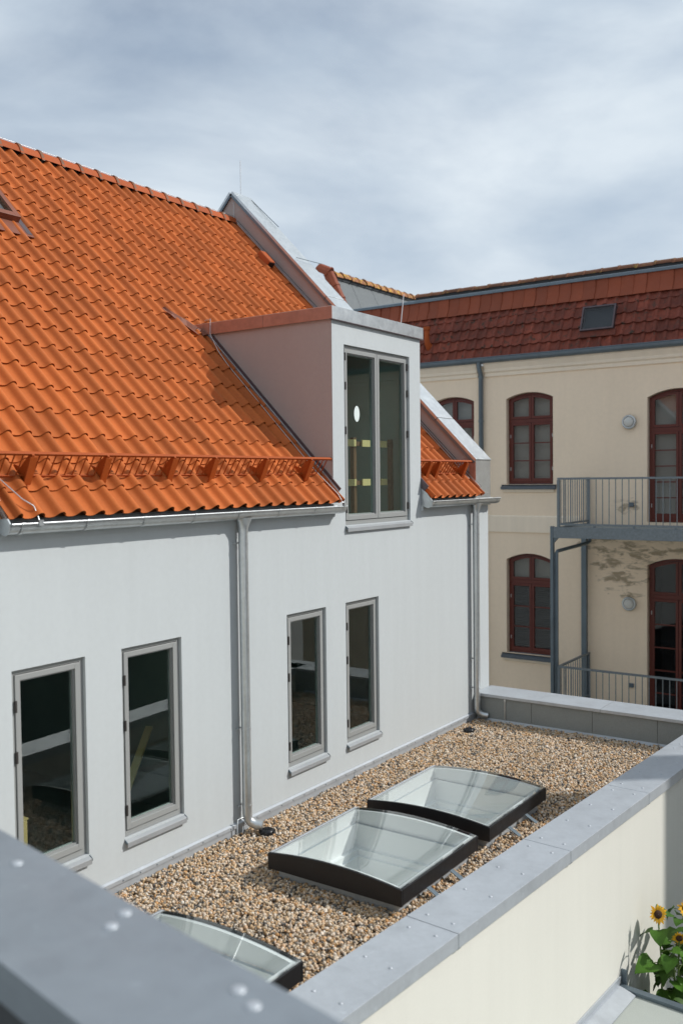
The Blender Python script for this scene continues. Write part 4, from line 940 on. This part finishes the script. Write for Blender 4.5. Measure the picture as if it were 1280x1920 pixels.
# roof window
def bbox(mb, s0, s1, x0, x1, n0, n1): return mb.prism([BP(s0, x0, n0), BP(s0, x1, n0), BP(s0, x1, n1), BP(s0, x0, n1)], BP(s1, x0, n0)-BP(s0, x0, n0))
w = MB()
for q in ((RWS[0], RWS[1], RWX[0], RWX[0]+0.035), (RWS[0], RWS[1], RWX[1]-0.035, RWX[1]), (RWS[0], RWS[0]+0.035, RWX[0]+0.035, RWX[1]-0.035), (RWS[1]-0.035, RWS[1], RWX[0]+0.035, RWX[1]-0.035)): bbox(w, *q, 0.0, 0.14)
w = w.build('roof_window', 'flash_dark', RF, bevel=0.004)
bbox(MB(), RWS[0]+0.03, RWS[1]-0.03, RWX[0]+0.03, RWX[1]-0.03, 0.12, 0.125).build('roof_window_pane', 'glass_grey', RF)
bbox(MB(), RWS[0]+0.03, RWS[1]-0.03, RWX[0]+0.03, RWX[1]-0.03, 0.0, 0.02).build('roof_window_shaft', 'blind_navy', RF)
bbox(MB(), RWS[0]-0.15, RWS[0], RWX[0]-0.05, RWX[1]+0.05, 0.075, 0.09).build('roof_window_apron', 'old_red_tile', RF)
# vent pipe
vp = BP(0.45, -5.16, 0.0)
MB().tube([vp, vp+V(0, -0.14, 0.10), vp+V(0, -0.16, 0.22), vp+V(0, -0.16, 0.42)], [0.10, 0.07, 0.065, 0.065], 12).tube([vp+V(0, -0.16, 0.42), vp+V(0, -0.16, 0.50)], 0.09, 12).build('vent_pipe', 'ridge_tile', BH)
# gutter and downpipe
gc = (YF-0.17, 6.185); gr = 0.085
pr = [V(0, gc[0]-gr, gc[1]+0.03)] + arc_pts((0, gc[0], gc[1]), gr, gr, (0, 1, 0), (0, 0, 1), math.pi, 2*math.pi, 10) + [V(0, gc[0]+gr, gc[1]+0.06)]
ring = pr + [V(0, gc[0]+(p.y-gc[0])*0.93, gc[1]+(p.z-gc[1])*0.93) for p in reversed(pr)]
bg_ = MB().loft([[p+V(-9.2, 0, 0) for p in ring], [p+V(9.2, 0, 0) for p in ring]]).build('gutter', 'zinc_dark', BH)
MB().tube([(-9.2, gc[0]-gr, gc[1]+0.03), (9.2, gc[0]-gr, gc[1]+0.03)], 0.012, 6).build('gutter_bead', 'zinc_dark', bg_)
for x0 in np.arange(-6.0, 2.2, 0.95):
    o1 = [p+V(x0, 0, 0) for p in arc_pts((0, gc[0], gc[1]), gr+0.005, gr+0.005, (0, 1, 0), (0, 0, 1), math.pi, 2*math.pi, 10)]
    MB().loft([o1, [p+V(0.03, 0, 0) for p in o1]], closed=False, caps=False).build('gutter_bracket', 'zinc_dark', bg_)
xd = -3.70
dp = MB().tube([(xd, gc[0], 6.12), (xd, gc[0]+0.01, 5.98), (xd, YF-0.075, 5.84), (xd, YF-0.075, -3.9)], 0.055, 12).build('downpipe', 'zinc_dark', BH)
for z in (5.78, 4.75, 2.6, 0.5):
    MB().tube([(xd, YF-0.075, z-0.02), (xd, YF-0.075, z+0.02)], 0.063, 12).build('pipe_clamp', 'zinc_dark', dp)
# small wall sockets
for z in (2.80, -1.13): MB().box(-0.22, -0.11, YF-0.05, YF+0.0, z-0.045, z+0.045).build('socket_box', 'zinc_dark', BH, bevel=0.01)

# ---- wall lamps
def wall_lamp(x, z, label):
    t = thing('wall_lamp', label, 'lamp', (x, YF, z), 'round bulkhead lamps on the beige house'); n = 24
    def rg(r, d): return [V(x+r*math.cos(2*math.pi*k/n), YF-d, z+r*math.sin(2*math.pi*k/n)) for k in range(n)]
    MB().loft([rg(0.15, 0.001), rg(0.155, 0.05), rg(0.145, 0.075), rg(0.115, 0.08), rg(0.113, 0.06)], caps=False).build('ring', 'zinc', t)
    MB().loft([rg(0.113, 0.055), rg(0.105, 0.085), rg(0.07, 0.105), rg(0.001, 0.112)], caps=False).build('lens', 'lamp_glass', t)
wall_lamp(-0.206, 4.58, 'round grey wall lamp above the upper balcony'); wall_lamp(-0.206, 0.65, 'round grey wall lamp below the peeling plaster')

# ================================================================== steel balcony
SB = thing('steel_balcony', 'two storey galvanised steel balcony with bar railings before the beige house', 'balcony', (0.2, 19, -3.9))
BX0, BX1, BY0, BY1 = -1.10, 3.2, 18.2, 19.97
def railing(zr, zb, name='railing'):
    rl_ = MB(); rl_.box(BX0-0.02, BX1, BY0-0.025, BY0+0.025, zr-0.04, zr); rl_.box(BX0-0.02, BX0+0.025, BY0+0.025, BY1, zr-0.04, zr)
    rl_.box(BX0-0.02, BX1, BY0-0.02, BY0+0.02, zb, zb+0.04); rl_.box(BX0-0.02, BX0+0.02, BY0+0.02, BY1, zb, zb+0.04)
    rl_ = rl_.build(name, 'galvanised', SB, bevel=0.003)
    bar = MB().box(-0.007, 0.007, -0.007, 0.007, zb+0.04, zr-0.04); me_ = None
    pos = [(x, BY0) for x in np.arange(BX0+0.13, BX1, 0.132)] + [(BX0, y) for y in np.arange(BY0+0.13, BY1-0.05, 0.132)]
    for x, y in pos:
        if me_ is None: me_ = bar.build('bar', 'galvanised', rl_, matrix=Matrix.Translation((x, y, 0))).data
        else: link('bar', me_, rl_, Matrix.Translation((x, y, 0)))
    for x, y in ((BX0, BY0), (BX0, BY1-0.04)): MB().box(x-0.026, x+0.026, y-0.026, y+0.026, zb-0.08, zr-0.041).build('rail_post', 'galvanised', rl_)
    for x in np.arange(BX0+0.75, BX1, 0.8): MB().box(x-0.02, x+0.02, BY0-0.02, BY0+0.02, zb-0.07, zb-0.001).build('rail_foot', 'galvanised', rl_)
    return rl_
railing(3.40, 2.42); railing(-0.49, -1.47)
for zt_ in (2.385, -1.505):
    MB().box(BX0-0.10, BX1, BY0-0.05, BY0+0.03, zt_-0.225, zt_).build('front_beam', 'galvanised', SB, bevel=0.004)
    MB().box(BX0-0.09, BX0-0.02, BY0+0.031, BY1, zt_-0.22, zt_-0.002).build('side_beam', 'galvanised', SB)
    MB().box(BX0-0.019, BX1, BY0+0.031, BY1, zt_-0.10, zt_-0.03).build('floor_plate', 'felt_grey', SB)
MB().box(BX0-0.165, BX0-0.101, BY0-0.055, BY0+0.035, -3.9, 2.40).build('post', 'zinc_dark', SB, bevel=0.004)
MB().box(BX0-0.13, BX0-0.015, BY1-0.14, BY1-0.04, -3.9, 2.16).build('post', 'zinc_dark', SB, bevel=0.004)
MB().box(BX1-0.1, BX1, BY0-0.05, BY0+0.04, -3.9, 2.15).build('post', 'zinc_dark', SB, bevel=0.004)
MB().prism([(BX0-0.10, BY0-0.03, 2.159), (BX0+0.0, BY0-0.03, 2.159), (BX0-0.10, BY0-0.03, 2.05)], (0, 0.05, 0)).build('gusset', 'zinc_dark', SB)
MB().tube([(BX0+0.10, BY1-0.22, 2.15), (BX0+0.10, BY1-0.22, 2.0), (BX0+0.06, BY1-0.28, 1.96), (BX0-0.06, BY0+0.09, 1.88), (BX0-0.08, BY0+0.08, 1.84), (BX0-0.08, BY0+0.08, -3.9)], 0.038, 10).build('drain_pipe', 'zinc_dark', SB)

# ================================================================== grey felt roof house behind
GH = thing('grey_roof_house', 'distant house with grey felt roof and lichen covered ridge tiles', 'house', (-12, 30, -3.9))
gx, gz, gy = -10.3, 9.62, 23.0; GK = 2.1; gw = 3.3
MB().box(gx-gw+0.2, gx+gw-0.2, gy+0.15, gy+22, -3.9, gz-0.3-GK*gw).build('wall', 'beige_trim', GH)
MB().prism([(gx-gw+0.2, gy+0.15, gz-0.35-GK*(gw-.2)), (gx+gw-0.2, gy+0.15, gz-0.35-GK*(gw-.2)), (gx, gy+0.15, gz-0.3)], (0, 0.2, 0)).build('gable', 'beige_trim', GH)
pl = 1.17
gs = MB().prism([(gx, gy, gz-0.05), (gx+gw, gy, gz-0.05-GK*gw), (gx+gw, gy, gz-0.22-GK*gw), (gx, gy, gz-0.22)], (0, 22, 0)).build('felt_slope', 'rubber_black', GH)
MB().prism([(gx, gy, gz-0.05), (gx-gw, gy, gz-0.05-GK*gw), (gx-gw, gy, gz-0.22-GK*gw), (gx, gy, gz-0.22)], (0, 22, 0)).build('far_slope', 'old_red_tile', GH)
for k in range(18):
    a = gy+pl*k+0.008; MB().prism([(gx+0.02, a, gz-0.08), (gx+gw, a, gz-0.04-GK*gw), (gx+gw, a, gz-0.0-GK*gw), (gx+0.02, a, gz-0.04)], (0, pl-0.016, 0)).build('felt_panel', 'felt_light', gs)
rmg = ridge_mesh('ridge_tile', 'lichen_tile', 0.42, 0.15, 0.12, 0.03)
for k in range(48): link('ridge_tile', rmg, gs, Matrix.Translation((gx, gy+0.25+0.42*k, gz+0.05+random.uniform(-.012, .012))) @ Matrix.Rotation(random.uniform(-.03, .03), 4, 'Z'))
MB().box(gx-0.12, gx+0.10, gy+0.25, gy+20, gz-0.12, gz+0.0).build('ridge_bedding', 'asphalt_dark', gs)
vgm = ridge_mesh('verge_tile', 'flare_tile', 0.45, 0.20, 0.17, 0.02); ga = math.atan(GK)
for k in range(9):
    q = 0.05+0.45*(k+1); M = Matrix.Translation((gx+0.02+q*math.cos(ga), gy+0.10, gz+0.05-q*math.sin(ga))) @ Matrix.Rotation(ga, 4, 'Y') @ Matrix.Rotation(R(90), 4, 'Z')
    link('verge_tile', vgm, gs, M)
link('verge_tile', vgm, gs, Matrix.Translation((gx+0.06, gy+0.10, gz+0.06)) @ Matrix.Rotation(R(25), 4, 'Y') @ Matrix.Rotation(R(90), 4, 'Z'))

# ================================================================== house across the yard (outside the picture, throws the chimney shadow)
RH = thing('yard_house', 'dark grey house across the yard, outside the picture, with tall brick chimney', 'house', (14, 16, -3.9))
MB().box(11, 18, 6, 19, -3.9, 4.2).build('wall', 'slate_render', RH)
MB().prism([(10.6, 6-0.3, 4.1), (18.4, 6-0.3, 4.1), (14.5, 6-0.3, 7.4)], (0, 13.6, 0)).build('roof', 'old_red_tile', RH)
for k in range(4):
    MB().box(10.95, 10.998, 7.5+3*k, 8.7+3*k, 0.6, 2.4).build('window', 'window_grey', RH)
ccx = 12.0; ccy = 10.23 + (ccx-3.45)*0.78
MB().box(ccx-0.27, ccx+0.27, ccy-0.30, ccy+0.30, 4.5, 10.0).build('chimney', 'brick_dark', RH)
MB().box(ccx-0.12, ccx+0.12, ccy-0.22, ccy+0.22, 10.0, 10.35).build('chimney_pot', 'ridge_tile', RH)
